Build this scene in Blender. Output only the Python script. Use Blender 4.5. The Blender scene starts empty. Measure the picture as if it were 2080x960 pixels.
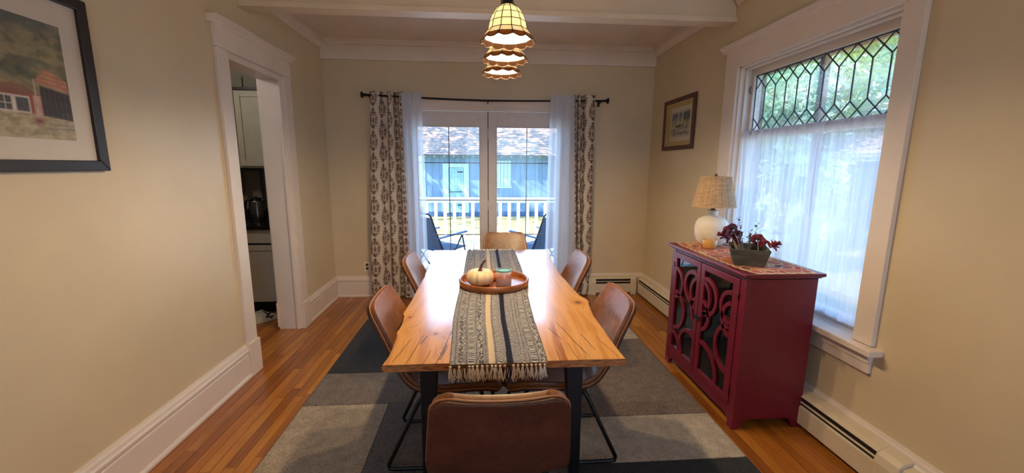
import bpy, bmesh, math, random
import numpy as np
from mathutils import Vector, Matrix

random.seed(7)
S = bpy.context.scene
COL = S.collection
PI = math.pi

# ------------------------------------------------------------------ camera
cam_d = bpy.data.cameras.new('camera')
cam = bpy.data.objects.new('camera', cam_d)
COL.objects.link(cam)
YAW, PITCH, ROLL, FPX = 0.0719939, 0.1690794, 0.0069381, 833.709
_f = Vector((math.sin(YAW)*math.cos(PITCH), math.cos(YAW)*math.cos(PITCH), -math.sin(PITCH)))
_r0 = Vector((math.cos(YAW), -math.sin(YAW), 0))
_u = _r0.cross(_f)
_r = math.cos(ROLL)*_r0 + math.sin(ROLL)*_u
_u2 = -math.sin(ROLL)*_r0 + math.cos(ROLL)*_u
cam.matrix_world = Matrix(((_r.x, _u2.x, -_f.x, 0), (_r.y, _u2.y, -_f.y, 0), (_r.z, _u2.z, -_f.z, 1.5), (0, 0, 0, 1)))
cam_d.sensor_width = 36.0
cam_d.lens = FPX/2080*36.0
cam_d.clip_start = 0.02
cam_d.clip_end = 300
S.camera = cam

# ------------------------------------------------------------------ light and view
S.view_settings.view_transform = 'Standard'
S.view_settings.look = 'None'
S.view_settings.gamma = 1.0
S.view_settings.use_curve_mapping = False
S.view_settings.exposure = 0.33
try:
    S.cycles.use_denoising = True
    S.cycles.max_bounces = 10
    S.cycles.diffuse_bounces = 5
    S.cycles.transparent_max_bounces = 24
    S.cycles.sample_clamp_indirect = 6.0
    S.cycles.caustics_reflective = False
    S.cycles.caustics_refractive = False
except Exception:
    pass

world = bpy.data.worlds.new('sky')
S.world = world
world.use_nodes = True
wn = world.node_tree
wn.nodes.clear()
wo = wn.nodes.new('ShaderNodeOutputWorld')
wb = wn.nodes.new('ShaderNodeBackground')
wt = wn.nodes.new('ShaderNodeTexCoord')
wm = wn.nodes.new('ShaderNodeSeparateXYZ')
wr = wn.nodes.new('ShaderNodeValToRGB')
wr.color_ramp.elements[0].position = 0.0
wr.color_ramp.elements[0].color = (0.38, 0.66, 1.0, 1)
wr.color_ramp.elements[1].position = 0.9
wr.color_ramp.elements[1].color = (0.24, 0.50, 1.0, 1)
wn.links.new(wt.outputs['Generated'], wm.inputs[0])
wn.links.new(wm.outputs['Z'], wr.inputs[0])
wn.links.new(wr.outputs[0], wb.inputs['Color'])
wb.inputs['Strength'].default_value = 3.3
wn.links.new(wb.outputs[0], wo.inputs['Surface'])

def light(name, kind, loc, energy, color, size=None, direction=None, size_y=None):
    d = bpy.data.lights.new(name, kind)
    d.energy = energy
    d.color = color
    if kind == 'AREA':
        d.shape = 'RECTANGLE'; d.size = size; d.size_y = size_y or size
    elif kind == 'POINT':
        d.shadow_soft_size = size or 0.03
    o = bpy.data.objects.new(name, d)
    COL.objects.link(o)
    o.location = loc
    if direction is not None:
        o.rotation_euler = Vector(direction).to_track_quat('-Z', 'Y').to_euler()
    return o

sun = light('sun', 'SUN', (-10, 0, 12), 9.0, (1.0, 0.96, 0.90), direction=(0.66, 0.34, -0.67))
sun.data.angle = 0.01
# added area lamp behind the camera, unseen fill in a daylight tint
light('rear_fill_light', 'AREA', (0.6, -3.12, 1.5), 6, (0.80, 0.90, 1.0), 1.9, (0, 1, -0.02), 1.5)


# sky light entering at the two windows in view
light('french_door_daylight', 'AREA', (0.06, 5.1, 1.15), 14, (0.58, 0.80, 1.0), 1.6, (0, -1, -0.12), 1.7)
light('side_window_daylight', 'AREA', (2.42, 2.5, 1.14), 9, (0.46, 0.68, 1.0), 1.2, (-1, 0, 0.02), 0.95)
# added warm point lamp behind the camera, a second unseen fill
light('rear_warm_fill', 'POINT', (0.1, -1.3, 2.35), 9, (1.0, 0.80, 0.60), 0.18)
light('kitchen_fill_light', 'POINT', (-2.8, 3.0, 2.5), 18, (1.0, 0.90, 0.78), 0.12)  # added point lamp without a fixture, lifts the dark kitchen

# ------------------------------------------------------------------ helpers
def lin(c):
    return tuple(((x/12.92) if x <= 0.04045 else ((x+0.055)/1.055)**2.4) for x in c)
def rgb(r, g, b):
    return lin((r/255, g/255, b/255)) + (1,)

class N:
    """small node-tree writer"""
    def __init__(self, name):
        self.m = bpy.data.materials.new(name)
        self.m.use_nodes = True
        self.t = self.m.node_tree
        self.t.nodes.clear()
        self.out = self.t.nodes.new('ShaderNodeOutputMaterial')
    def n(self, kind, **kw):
        x = self.t.nodes.new(kind)
        for k, v in kw.items():
            if k.startswith('i_'):
                key = k[2:]
                key = int(key) if key.isdigit() else key.replace('_', ' ')
                self.set(x.inputs[key], v)
            else:
                setattr(x, k, v)
        return x
    def set(self, sock, v):
        if isinstance(v, bpy.types.NodeSocket):
            self.t.links.new(v, sock)
        else:
            sock.default_value = v
    def surf(self, s):
        self.t.links.new(s, self.out.inputs['Surface'])
        return self.m
    def coord(self, which='Object', scale=(1, 1, 1), loc=None):
        tc = self.n('ShaderNodeTexCoord')
        mp = self.n('ShaderNodeMapping')
        mp.inputs['Scale'].default_value = scale
        if loc is not None:
            self.set(mp.inputs['Location'], loc)
        self.t.links.new(tc.outputs[which], mp.inputs['Vector'])
        return mp.outputs[0]
    def noise(self, vec, scale=5, detail=4, rough=0.55, dist=0.0):
        x = self.n('ShaderNodeTexNoise', i_Scale=scale, i_Detail=detail, i_Roughness=rough, i_Distortion=dist)
        self.set(x.inputs['Vector'], vec)
        return x.outputs['Fac']
    def ramp(self, fac, stops, interp='LINEAR'):
        x = self.n('ShaderNodeValToRGB')
        r = x.color_ramp
        r.interpolation = interp
        while len(r.elements) < len(stops):
            r.elements.new(0.5)
        for e, (p, c) in zip(r.elements, stops):
            e.position = p; e.color = c
        self.set(x.inputs[0], fac)
        return x.outputs[0]
    def mix(self, fac, a, b, mode='MIX'):
        x = self.n('ShaderNodeMix', data_type='RGBA', blend_type=mode)
        self.set(x.inputs[0], fac); self.set(x.inputs[6], a); self.set(x.inputs[7], b)
        return x.outputs[2]
    def bump(self, h, strength=0.3, dist=0.01, normal=None):
        x = self.n('ShaderNodeBump', i_Strength=strength, i_Distance=dist)
        self.set(x.inputs['Height'], h)
        if normal is not None: self.set(x.inputs['Normal'], normal)
        return x.outputs[0]
    def bsdf(self, color, rough=0.5, metal=0.0, spec=0.5, coat=0.0, coat_rough=0.1, sheen=0.0, normal=None, trans=0.0, emit=None, emit_s=0.0):
        x = self.n('ShaderNodeBsdfPrincipled')
        self.set(x.inputs['Base Color'], color)
        self.set(x.inputs['Roughness'], rough)
        x.inputs['Metallic'].default_value = metal
        x.inputs['Specular IOR Level'].default_value = spec
        x.inputs['Coat Weight'].default_value = coat
        x.inputs['Coat Roughness'].default_value = coat_rough
        x.inputs['Sheen Weight'].default_value = sheen
        x.inputs['Transmission Weight'].default_value = trans
        if emit is not None:
            x.inputs['Emission Color'].default_value = emit
            x.inputs['Emission Strength'].default_value = emit_s
        if normal is not None: self.set(x.inputs['Normal'], normal)
        return x.outputs[0]

def simple(name, c, rough=0.5, metal=0.0, spec=0.5, var=0.06, scale=12, bump=0.0, bscale=60, coat=0.0, sheen=0.0, aniso=(1, 1, 1)):
    k = N(name)
    v = k.coord('Object', aniso)
    f = k.noise(v, scale, 4)
    a = tuple(max(0, x*(1-var*2)) for x in c[:3]) + (1,)
    b = tuple(min(1, x*(1+var*2)) for x in c[:3]) + (1,)
    col = k.ramp(f, [(0.3, a), (0.7, b)])
    nm = k.bump(k.noise(v, bscale, 3), bump, 0.002) if bump else None
    return k.surf(k.bsdf(col, rough, metal, spec, coat, 0.1, sheen, nm))

def attr_mat(name, rough=0.6, spec=0.4, bump=0.0, bscale=300, coat=0.0, coat_rough=0.1, var=0.08, nscale=80, sheen=0.0, aniso=(1, 1, 1), rough_var=None, translucent=0.0):
    """colour printed / grown on the surface, stored per vertex; fine grain from nodes"""
    k = N(name)
    at = k.n('ShaderNodeAttribute', attribute_name='Col')
    v = k.coord('Object', aniso)
    f = k.noise(v, nscale, 4)
    g = k.ramp(f, [(0.25, (1-var*2,)*3+(1,)), (0.75, (1,)*3+(1,))])
    col = k.mix(1.0, at.outputs['Color'], g, 'MULTIPLY')
    nm = k.bump(k.noise(v, bscale, 2), bump, 0.002) if bump else None
    b = k.bsdf(col, rough, 0, spec, coat, coat_rough, sheen, nm)
    if translucent > 0:
        tl = k.n('ShaderNodeBsdfTranslucent'); k.set(tl.inputs[0], col)
        mx = k.n('ShaderNodeMixShader', i_0=translucent)
        k.t.links.new(b, mx.inputs[1]); k.t.links.new(tl.outputs[0], mx.inputs[2])
        b = mx.outputs[0]
    return k.surf(b)

# ---- mesh building
class MB:
    def __init__(self):
        self.v = []; self.f = []; self.mi = []; self.sm = []; self.cur = 0
    def add(self, vs, fs, smooth=False):
        n = len(self.v)
        self.v.extend([tuple(p) for p in vs])
        for f in fs:
            self.f.append(tuple(i+n for i in f)); self.mi.append(self.cur); self.sm.append(smooth)
        return self
    def box(self, a, b):
        x0, y0, z0 = [min(p, q) for p, q in zip(a, b)]
        x1, y1, z1 = [max(p, q) for p, q in zip(a, b)]
        vs = [(x0,y0,z0),(x1,y0,z0),(x1,y1,z0),(x0,y1,z0),(x0,y0,z1),(x1,y0,z1),(x1,y1,z1),(x0,y1,z1)]
        fs = [(0,3,2,1),(4,5,6,7),(0,1,5,4),(1,2,6,5),(2,3,7,6),(3,0,4,7)]
        return self.add(vs, fs)
    def hexa(self, p):  # eight corners, bottom four then top four
        return self.add(p, [(0,3,2,1),(4,5,6,7),(0,1,5,4),(1,2,6,5),(2,3,7,6),(3,0,4,7)])
    def cbox(self, c, s, M=None):
        hx, hy, hz = s[0]/2, s[1]/2, s[2]/2
        vs = [Vector((x, y, z)) for z in (-hz, hz) for x, y in ((-hx,-hy),(hx,-hy),(hx,hy),(-hx,hy))]
        if M is not None: vs = [M @ v for v in vs]
        return self.hexa([tuple(v+Vector(c)) for v in vs])
    def prism(self, poly, d0, d1, axis=2):
        """extrude a 2D polygon from d0 to d1 along an axis"""
        def P(p, d):
            return (p[0], p[1], d) if axis == 2 else ((p[0], d, p[1]) if axis == 1 else (d, p[0], p[1]))
        n = len(poly)
        vs = [P(p, d0) for p in poly] + [P(p, d1) for p in poly]
        fs = [tuple(range(n-1, -1, -1)), tuple(range(n, 2*n))]
        fs += [(i, (i+1) % n, n+(i+1) % n, n+i) for i in range(n)]
        return self.add(vs, fs)
    def lathe(self, prof, seg=32, c=(0, 0, 0), smooth=True, ang=2*PI, wob=None):
        n = len(prof); vs = []
        for i in range(seg):
            a = ang*i/seg
            for j, (r, z) in enumerate(prof):
                rr = r if wob is None else wob(a, r, z, j)
                vs.append((c[0]+rr*math.cos(a), c[1]+rr*math.sin(a), c[2]+z))
        fs = []
        for i in range(seg):
            k = (i+1) % seg
            for j in range(n-1):
                fs.append((i*n+j, k*n+j, k*n+j+1, i*n+j+1))
        self.add(vs, fs, smooth)
        return self
    def tube(self, pts, r, seg=8, smooth=True, caps=True, closed=False):
        P = [Vector(p) for p in pts]; n = len(P)
        R = r if isinstance(r, (list, tuple)) else [r]*n
        vs = []; prev = None
        for i in range(n):
            if closed: t = (P[(i+1) % n]-P[i-1])
            else: t = (P[min(i+1, n-1)]-P[max(i-1, 0)])
            t = t.normalized() if t.length > 1e-9 else Vector((0, 0, 1))
            if prev is None:
                a = Vector((0, 0, 1)) if abs(t.z) < 0.9 else Vector((1, 0, 0))
                x = t.cross(a).normalized()
            else:
                x = (prev - t*prev.dot(t)).normalized()
            prev = x; y = t.cross(x)
            for k in range(seg):
                a = 2*PI*k/seg
                vs.append(P[i]+(x*math.cos(a)+y*math.sin(a))*R[i])
        fs = []
        m = n if closed else n-1
        for i in range(m):
            j = (i+1) % n
            for k in range(seg):
                l = (k+1) % seg
                fs.append((i*seg+k, i*seg+l, j*seg+l, j*seg+k))
        if caps and not closed:
            fs.append(tuple(range(seg-1, -1, -1))); fs.append(tuple(range((n-1)*seg, n*seg)))
        return self.add(vs, fs, smooth)
    def bar(self, a, b, w, h, up=(0, 0, 1)):
        a, b = Vector(a), Vector(b); t = (b-a).normalized(); up = Vector(up)
        x = t.cross(up).normalized(); y = x.cross(t)
        vs = [p+x*sx*w/2+y*sy*h/2 for p in (a, b) for sx, sy in ((-1,-1),(1,-1),(1,1),(-1,1))]
        return self.hexa([tuple(v) for v in vs])
    def sweep(self, prof, axis_pts, smooth=False):
        """prof: list of (offset, z); axis_pts: function d -> list of two or more world (x,y) with normal"""
        n = len(prof); vs = []
        for (x, y, nx, ny) in axis_pts:
            for d, z in prof: vs.append((x+nx*d, y+ny*d, z))
        fs = []
        for i in range(len(axis_pts)-1):
            for j in range(n):
                k = (j+1) % n
                fs.append((i*n+j, i*n+k, (i+1)*n+k, (i+1)*n+j))
        fs.append(tuple(range(n-1, -1, -1))); fs.append(tuple(range((len(axis_pts)-1)*n, len(axis_pts)*n)))
        return self.add(vs, fs, smooth)
    def build(self, name, mats, parent=None, loc=None, bev=0.0, seg=2, fixn=True):
        me = bpy.data.meshes.new(name)
        me.from_pydata(self.v, [], self.f)
        mats = mats if isinstance(mats, (list, tuple)) else [mats]
        for m in mats: me.materials.append(m)
        me.polygons.foreach_set('material_index', self.mi)
        me.polygons.foreach_set('use_smooth', self.sm)
        me.update()
        if fixn and len(self.f) < 60000:
            b = bmesh.new(); b.from_mesh(me)
            bmesh.ops.recalc_face_normals(b, faces=b.faces[:])
            b.to_mesh(me); b.free()
        o = bpy.data.objects.new(name, me)
        COL.objects.link(o)
        if parent is not None: o.parent = parent
        if loc is not None: o.location = loc
        if bev > 0:
            m = o.modifiers.new('bevel', 'BEVEL'); m.width = bev; m.segments = seg; m.limit_method = 'ANGLE'; m.angle_limit = math.radians(35)
        return o

def B(a, b): return MB().box(a, b)

def grid_obj(name, X, Y, Z, mat, parent=None, col=None, smooth=True, loc=None, extra=None):
    """X,Y,Z: 2D arrays; col: (h,w,3) linear colours per vertex"""
    h, w = X.shape
    co = np.stack([X, Y, Z], -1).reshape(-1, 3)
    i = np.arange(h*w).reshape(h, w)
    q = np.stack([i[:-1, :-1], i[:-1, 1:], i[1:, 1:], i[1:, :-1]], -1).reshape(-1, 4)
    nf = len(q)
    me = bpy.data.meshes.new(name)
    me.vertices.add(len(co)); me.vertices.foreach_set('co', co.ravel().astype(np.float32))
    me.loops.add(nf*4); me.loops.foreach_set('vertex_index', q.ravel().astype(np.int32))
    me.polygons.add(nf); me.polygons.foreach_set('loop_start', np.arange(0, nf*4, 4, dtype=np.int32))
    try: me.polygons.foreach_set('loop_total', np.full(nf, 4, dtype=np.int32))
    except Exception: pass
    me.polygons.foreach_set('use_smooth', np.full(nf, smooth))
    me.update(calc_edges=True)
    if col is not None:
        a = me.color_attributes.new('Col', 'FLOAT_COLOR', 'POINT')
        c = np.ones((h*w, 4), np.float32); c[:, :3] = np.clip(col.reshape(-1, 3), 0, 1)
        a.data.foreach_set('color', c.ravel())
    me.materials.append(mat)
    o = bpy.data.objects.new(name, me); COL.objects.link(o)
    if parent is not None: o.parent = parent
    if loc is not None: o.location = loc
    return o

def thing(name, label, cat, loc=(0, 0, 0), rz=0.0, group=None):
    o = bpy.data.objects.new(name, None); COL.objects.link(o)
    o.empty_display_size = 0.1
    o.location = loc; o.rotation_euler = (0, 0, rz)
    o['label'] = label; o['category'] = cat
    if group: o['group'] = group
    return o
def tag(o, label, cat, group=None):
    o['label'] = label; o['category'] = cat
    if group: o['group'] = group
    return o
def struct(o): o['kind'] = 'structure'; return o
def sroot(name, loc=(0, 0, 0)):
    o = bpy.data.objects.new(name, None); COL.objects.link(o); o.location = loc; o['kind'] = 'structure'; return o
def copy_tree(root, loc, rz, label):
    def cp(o, par):
        c = o.copy(); COL.objects.link(c); c.parent = par
        for ch in kids.get(o.name, []): cp(ch, c)
        return c
    kids = {}
    for o in list(bpy.data.objects):
        if o.parent: kids.setdefault(o.parent.name, []).append(o)
    r = cp(root, None)
    r.location = loc; r.rotation_euler = (0, 0, rz); r['label'] = label
    return r

# numpy noise for printed / grown colours
def _hash(ix, iy, seed):
    n = (ix.astype(np.int64)*374761393 + iy.astype(np.int64)*668265263 + seed*1442695040888963407 % (2**31)) & 0x7fffffff
    n = ((n ^ (n >> 13))*1274126177) & 0x7fffffff
    return ((n ^ (n >> 16)) & 0xffff)/65535.0
def vnoise(x, y, seed=0):
    ix = np.floor(x).astype(np.int64); iy = np.floor(y).astype(np.int64)
    fx = x-ix; fy = y-iy
    fx = fx*fx*(3-2*fx); fy = fy*fy*(3-2*fy)
    a = _hash(ix, iy, seed); b = _hash(ix+1, iy, seed); c = _hash(ix, iy+1, seed); d = _hash(ix+1, iy+1, seed)
    return (a*(1-fx)+b*fx)*(1-fy)+(c*(1-fx)+d*fx)*fy
def fbm(x, y, seed=0, oct=4):
    s = 0; a = 0.5; t = 0
    for o in range(oct):
        s = s+a*vnoise(x*2**o, y*2**o, seed+o*17); t += a; a *= 0.5
    return s/t
def lay(col, mask, c):
    m = np.clip(mask, 0, 1)[..., None]
    return col*(1-m)+np.array(c[:3])*m
def sstep(a, b, x):
    t = np.clip((x-a)/(b-a), 0, 1); return t*t*(3-2*t)

# ------------------------------------------------------------------ materials
def wall_paint(name, c):
    k = N(name)
    v = k.coord('Object')
    f = k.noise(v, 1.6, 5, 0.6)
    a = tuple(x*0.93 for x in c[:3])+(1,); b = tuple(min(1, x*1.04) for x in c[:3])+(1,)
    col = k.ramp(f, [(0.3, a), (0.7, b)])
    v2 = k.coord('Object')
    r = k.ramp(k.noise(v2, 2.0, 2, 0.5), [(0.3, (0.33,)*3+(1,)), (0.7, (0.40,)*3+(1,))])
    nm = k.bump(k.noise(v, 90, 3), 0.10, 0.002)
    nm = k.bump(k.noise(k.coord('Object'), 2.2, 2), 0.10, 0.03, nm)
    return k.surf(k.bsdf(col, r, 0, 0.45, normal=nm))
M_wall = wall_paint('cream_wall_paint', rgb(212, 196, 166))
M_ceil = simple('ceiling_paint', rgb(228, 218, 208), 0.8, var=0.03, scale=3, bump=0.15, bscale=120)
M_trim = simple('white_trim_paint', rgb(226, 214, 204), 0.38, var=0.02, scale=4)
M_beam = simple('beam_paint', rgb(224, 208, 186), 0.42, var=0.03, scale=3, bump=0.08, bscale=30)
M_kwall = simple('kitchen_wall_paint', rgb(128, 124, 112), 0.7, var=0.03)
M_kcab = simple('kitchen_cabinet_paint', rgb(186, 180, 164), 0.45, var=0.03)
M_dark = simple('dark_bronze_metal', rgb(36, 28, 26), 0.4, 0.6, var=0.1)
M_black = simple('black_powder_coat', rgb(17, 17, 20), 0.38, 0.2, var=0.1)
M_slot = simple('dark_slot', rgb(18, 15, 15), 0.7)
M_heater = simple('heater_enamel', rgb(214, 202, 178), 0.38, var=0.02)
M_steel = simple('brushed_steel', rgb(150, 148, 145), 0.28, 1.0, var=0.08, aniso=(1, 1, 12))
M_counter = simple('black_worktop', rgb(28, 22, 22), 0.18, var=0.2, scale=40)
M_blackplastic = simple('black_plastic', rgb(20, 20, 22), 0.35)

def floor_wood():
    k = N('oak_strip_floor')
    oi = k.n('ShaderNodeObjectInfo')
    rnd = oi.outputs['Random']
    comb = k.n('ShaderNodeCombineXYZ')
    ml = k.n('ShaderNodeMath', operation='MULTIPLY', i_1=37.0); k.set(ml.inputs[0], rnd)
    k.set(comb.inputs[0], ml.outputs[0]); k.set(comb.inputs[1], ml.outputs[0])
    v = k.coord('Object', (22, 1.3, 1), comb.outputs[0])
    g = k.noise(v, 1.6, 6, 0.62, 0.6)
    base = k.ramp(rnd, [(0.0, rgb(140, 82, 32)), (0.3, rgb(180, 114, 44)), (0.55, rgb(154, 90, 34)), (0.8, rgb(200, 136, 58)), (1.0, rgb(168, 100, 38))])
    gr = k.ramp(g, [(0.25, (0.50, 0.40, 0.32, 1)), (0.45, (0.86, 0.82, 0.78, 1)), (0.7, (1.08, 1.06, 1.02, 1))])
    col = k.mix(1.0, base, gr, 'MULTIPLY')
    v3 = k.coord('Object', (3, .8, 1), comb.outputs[0])
    col = k.mix(k.ramp(k.noise(v3, 2.2, 3), [(0.5, (0, 0, 0, 1)), (0.75, (0.5,)*3+(1,))]), col, rgb(108, 58, 24))
    nm = k.bump(g, 0.05, 0.002)
    return k.surf(k.bsdf(col, 0.30, 0, 0.5, 0.3, 0.16, normal=nm))
M_floor = floor_wood()

def leather():
    k = N('tan_leather')
    v = k.coord('Object')
    f = k.noise(v, 7, 6, 0.62)
    col = k.ramp(f, [(0.28, rgb(92, 54, 26)), (0.5, rgb(128, 78, 38)), (0.74, rgb(162, 104, 54))])
    f2 = k.noise(v, 34, 4, 0.6)
    col = k.mix(0.35, col, k.ramp(f2, [(0.3, rgb(88, 52, 28)), (0.7, rgb(168, 112, 62))]))
    vo = k.n('ShaderNodeTexVoronoi', i_Scale=420.0); k.set(vo.inputs['Vector'], v)
    nm = k.bump(vo.outputs['Distance'], 0.12, 0.001)
    return k.surf(k.bsdf(col, 0.36, 0, 0.5, 0.12, 0.2, normal=nm))
M_leather = leather()
def leather_dark():
    k = N('tan_leather_back')
    v = k.coord('Object')
    f = k.noise(v, 6, 6, 0.65)
    col = k.ramp(f, [(0.28, rgb(62, 30, 22)), (0.5, rgb(84, 44, 32)), (0.74, rgb(110, 62, 46))])
    f2 = k.noise(v, 60, 4, 0.6)
    col = k.mix(0.3, col, k.ramp(f2, [(0.3, rgb(60, 32, 24)), (0.7, rgb(122, 74, 54))]))
    return k.surf(k.bsdf(col, 0.5, 0, 0.4, normal=k.bump(f2, 0.1, 0.001)))
M_leather2 = leather_dark()
M_stitch = simple('tan_piping', rgb(176, 116, 72), 0.45)

def rug_mat(name, c1, c2):
    k = N(name)
    v = k.coord('Object')
    f = k.noise(v, 95, 4, 0.75)
    f2 = k.noise(v, 16, 3, 0.6)
    col = k.ramp(f, [(0.35, c1), (0.62, c2)])
    col = k.mix(1.0, col, k.ramp(f2, [(0.3, (0.80,)*3+(1,)), (0.7, (1.12,)*3+(1,))]), 'MULTIPLY')
    nm = k.bump(f, 0.7, 0.008)
    return k.surf(k.bsdf(col, 0.95, 0, 0.1, sheen=0.1, normal=nm))
R_char = rug_mat('rug_charcoal', rgb(30, 31, 34), rgb(60, 61, 65))
R_grey = rug_mat('rug_grey', rgb(84, 79, 76), rgb(140, 130, 122))
R_slate = rug_mat('rug_slate', rgb(66, 64, 68), rgb(116, 112, 112))
R_beige = rug_mat('rug_beige', rgb(138, 126, 112), rgb(186, 172, 154))
R_light = rug_mat('rug_pale', rgb(152, 142, 128), rgb(196, 186, 168))
R_brown = rug_mat('rug_brown_grey', rgb(78, 70, 64), rgb(142, 126, 114))

def glass_mat(name, tint=(1, 1, 1, 1), refl=1.0, rough=0.0, bump=0.0, milky=0.0):
    k = N(name)
    tr = k.n('ShaderNodeBsdfTransparent'); tr.inputs[0].default_value = tint
    gl = k.n('ShaderNodeBsdfGlossy'); gl.inputs['Roughness'].default_value = rough
    fr = k.n('ShaderNodeFresnel', i_IOR=1.45)
    mu = k.n('ShaderNodeMath', operation='MULTIPLY', i_1=refl); k.set(mu.inputs[0], fr.outputs[0])
    if bump:
        nm = k.bump(k.noise(k.coord('Object'), 55, 2), bump, 0.004)
        k.set(gl.inputs['Normal'], nm); k.set(fr.inputs['Normal'], nm)
    mx = k.n('ShaderNodeMixShader'); k.set(mx.inputs[0], mu.outputs[0])
    k.t.links.new(tr.outputs[0], mx.inputs[1]); k.t.links.new(gl.outputs[0], mx.inputs[2])
    out = mx.outputs[0]
    return k.surf(out)
M_glass = glass_mat('clear_window_glass', refl=0.7)
M_cabglass = glass_mat('cabinet_glass', (0.72, 0.74, 0.76, 1), refl=1.6, rough=0.03)
def leaded_glass():
    k = N('hammered_clear_glass')
    nm = k.bump(k.noise(k.coord('Object'), 70, 2, 0.6), 0.35, 0.006)
    rf = k.n('ShaderNodeBsdfRefraction', i_IOR=1.25, i_Roughness=0.0); k.set(rf.inputs['Normal'], nm)
    tr = k.n('ShaderNodeBsdfTransparent')
    gl = k.n('ShaderNodeBsdfGlossy', i_Roughness=0.05); k.set(gl.inputs['Normal'], nm)
    m1 = k.n('ShaderNodeMixShader', i_0=0.35); k.t.links.new(tr.outputs[0], m1.inputs[1]); k.t.links.new(rf.outputs[0], m1.inputs[2])
    m2 = k.n('ShaderNodeMixShader', i_0=0.05); k.t.links.new(m1.outputs[0], m2.inputs[1]); k.t.links.new(gl.outputs[0], m2.inputs[2])
    return k.surf(m2.outputs[0])
M_leadglass = leaded_glass()
def sheer(name, transp, c=(0.84, 0.89, 1.0, 1)):
    k = N(name)
    tr = k.n('ShaderNodeBsdfTransparent')
    tl = k.n('ShaderNodeBsdfTranslucent'); tl.inputs[0].default_value = c
    df = k.n('ShaderNodeBsdfDiffuse'); df.inputs[0].default_value = c
    a = k.n('ShaderNodeMixShader', i_0=0.4); k.t.links.new(tl.outputs[0], a.inputs[1]); k.t.links.new(df.outputs[0], a.inputs[2])
    # woven threads let less through where they bunch
    w = k.ramp(k.noise(k.coord('Object', (1, 1, 0.05)), 60, 3), [(0.3, (1-transp*0.8,)*3+(1,)), (0.7, (1-transp*1.15,)*3+(1,))])
    b = k.n('ShaderNodeMixShader'); k.set(b.inputs[0], w)
    k.t.links.new(tr.outputs[0], b.inputs[1]); k.t.links.new(a.outputs[0], b.inputs[2])
    return k.surf(b.outputs[0])
M_sheer = sheer('sheer_white_voile', 0.28)
M_sheer2 = sheer('sheer_cafe_voile', 0.42)

# ------------------------------------------------------------------ room shell
XL, XR, YB, ZC, YF = -1.69, 1.93, 4.71, 2.80, -3.1
WT = 0.17
OY0, OY1, OZ = 2.995, 3.755, 2.215          # cased opening in the left wall
WY0, WY1, WZ0, WZ1 = 1.877, 3.106, 0.60, 2.242   # side window opening
DX0, DX1, DZ = -0.86, 0.985, 2.13           # french door opening

m = MB()
m.box((XL-WT, YF, 0), (XL, OY0, ZC)).box((XL-WT, OY1, 0), (XL, YB, ZC)).box((XL-WT, OY0, OZ), (XL, OY1, ZC))
struct(m.build('wall_left', M_wall))
m = MB()
m.box((XR, YF, 0), (XR+WT, WY0, ZC)).box((XR, WY1, 0), (XR+WT, YB+WT, ZC)).box((XR, WY0, 0), (XR+WT, WY1, WZ0)).box((XR, WY0, WZ1), (XR+WT, WY1, ZC))
struct(m.build('wall_right', M_wall))
m = MB()
m.box((XL-WT, YB, 0), (DX0, YB+WT, ZC)).box((DX1, YB, 0), (XR, YB+WT, ZC)).box((DX0, YB, DZ), (DX1, YB+WT, ZC))
struct(m.build('wall_back', M_wall))
m = MB()   # wall behind the camera, with an unseen opening added to let light in
m.box((XL-WT, YF-WT, 0), (-0.5, YF, ZC)).box((1.7, YF-WT, 0), (XR+WT, YF, ZC)).box((-0.5, YF-WT, 0), (1.7, YF, 0.6)).box((-0.5, YF-WT, 2.35), (1.7, YF, ZC))
struct(m.build('wall_front', M_wall))
struct(B((XL-WT, YF-WT, ZC), (XR+WT, YB+WT, ZC+0.12)).build('ceiling', M_ceil))

# kitchen shell beyond the opening
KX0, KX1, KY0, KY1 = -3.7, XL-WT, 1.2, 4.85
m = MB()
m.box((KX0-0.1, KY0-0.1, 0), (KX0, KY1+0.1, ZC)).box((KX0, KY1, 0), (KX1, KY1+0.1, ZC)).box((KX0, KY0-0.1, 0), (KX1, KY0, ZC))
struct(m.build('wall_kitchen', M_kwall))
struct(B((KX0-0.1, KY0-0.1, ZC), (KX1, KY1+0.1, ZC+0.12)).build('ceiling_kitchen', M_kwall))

# floor: narrow strips laid along the room
fl = struct(B((KX0, YF-WT, -0.12), (XR+WT, YB+WT, -0.021)).build('floor', simple('subfloor', rgb(70, 44, 24), 0.8)))
rest = MB()
bw = 0.0572
RX0, RX1, RY0, RY1 = -1.14, 1.375, 0.9, 3.944
meshes = {}
nb = 0
x = XL + 0.001
cols = []
xx = KX0
i = 0
while xx < XR+0.02:
    cols.append(xx); xx += bw
for ci, xx in enumerate(cols):
    inside = xx > XL-WT-0.03
    y = -0.2 - random.random()*1.2 if inside else 2.3 - random.random()
    yend = YB if inside else 4.3
    first = True
    while y < yend:
        L = random.choice((0.45, 0.6, 0.75, 0.9, 1.05, 1.3))
        y1 = min(y+L, yend)
        # in view?  left strip, right strip, beyond the rug, through the opening
        vis = False
        if y1 > 1.55:
            if xx > XL and xx < RX0+0.02: vis = True
            elif xx > RX1-0.06 and xx < XR: vis = True
            elif xx > XL and y1 > RY1: vis = True
            elif -2.45 < xx <= XL and y1 > 2.9 and y < 4.2: vis = True
        if xx < XL+0.001 and xx > XL-WT and (y1 < OY0 or y > OY1): vis = False
        dz = random.uniform(-0.0004, 0.0004)
        if vis and nb < 298:
            g = 0.0011
            mm = MB().box((g, 0, -0.02), (bw-g, y1-y-0.0012, 0)).build('floorboard', M_floor, fl, (xx, y, dz), 0)
            nb += 1
        else:
            rest.box((xx+0.0007, y, -0.02), (xx+bw-0.0007, y1-0.0012, 0))
        y = y1
o = rest.build('remaining_floorboards', M_floor, fl); o['kind'] = 'stuff'
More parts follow.
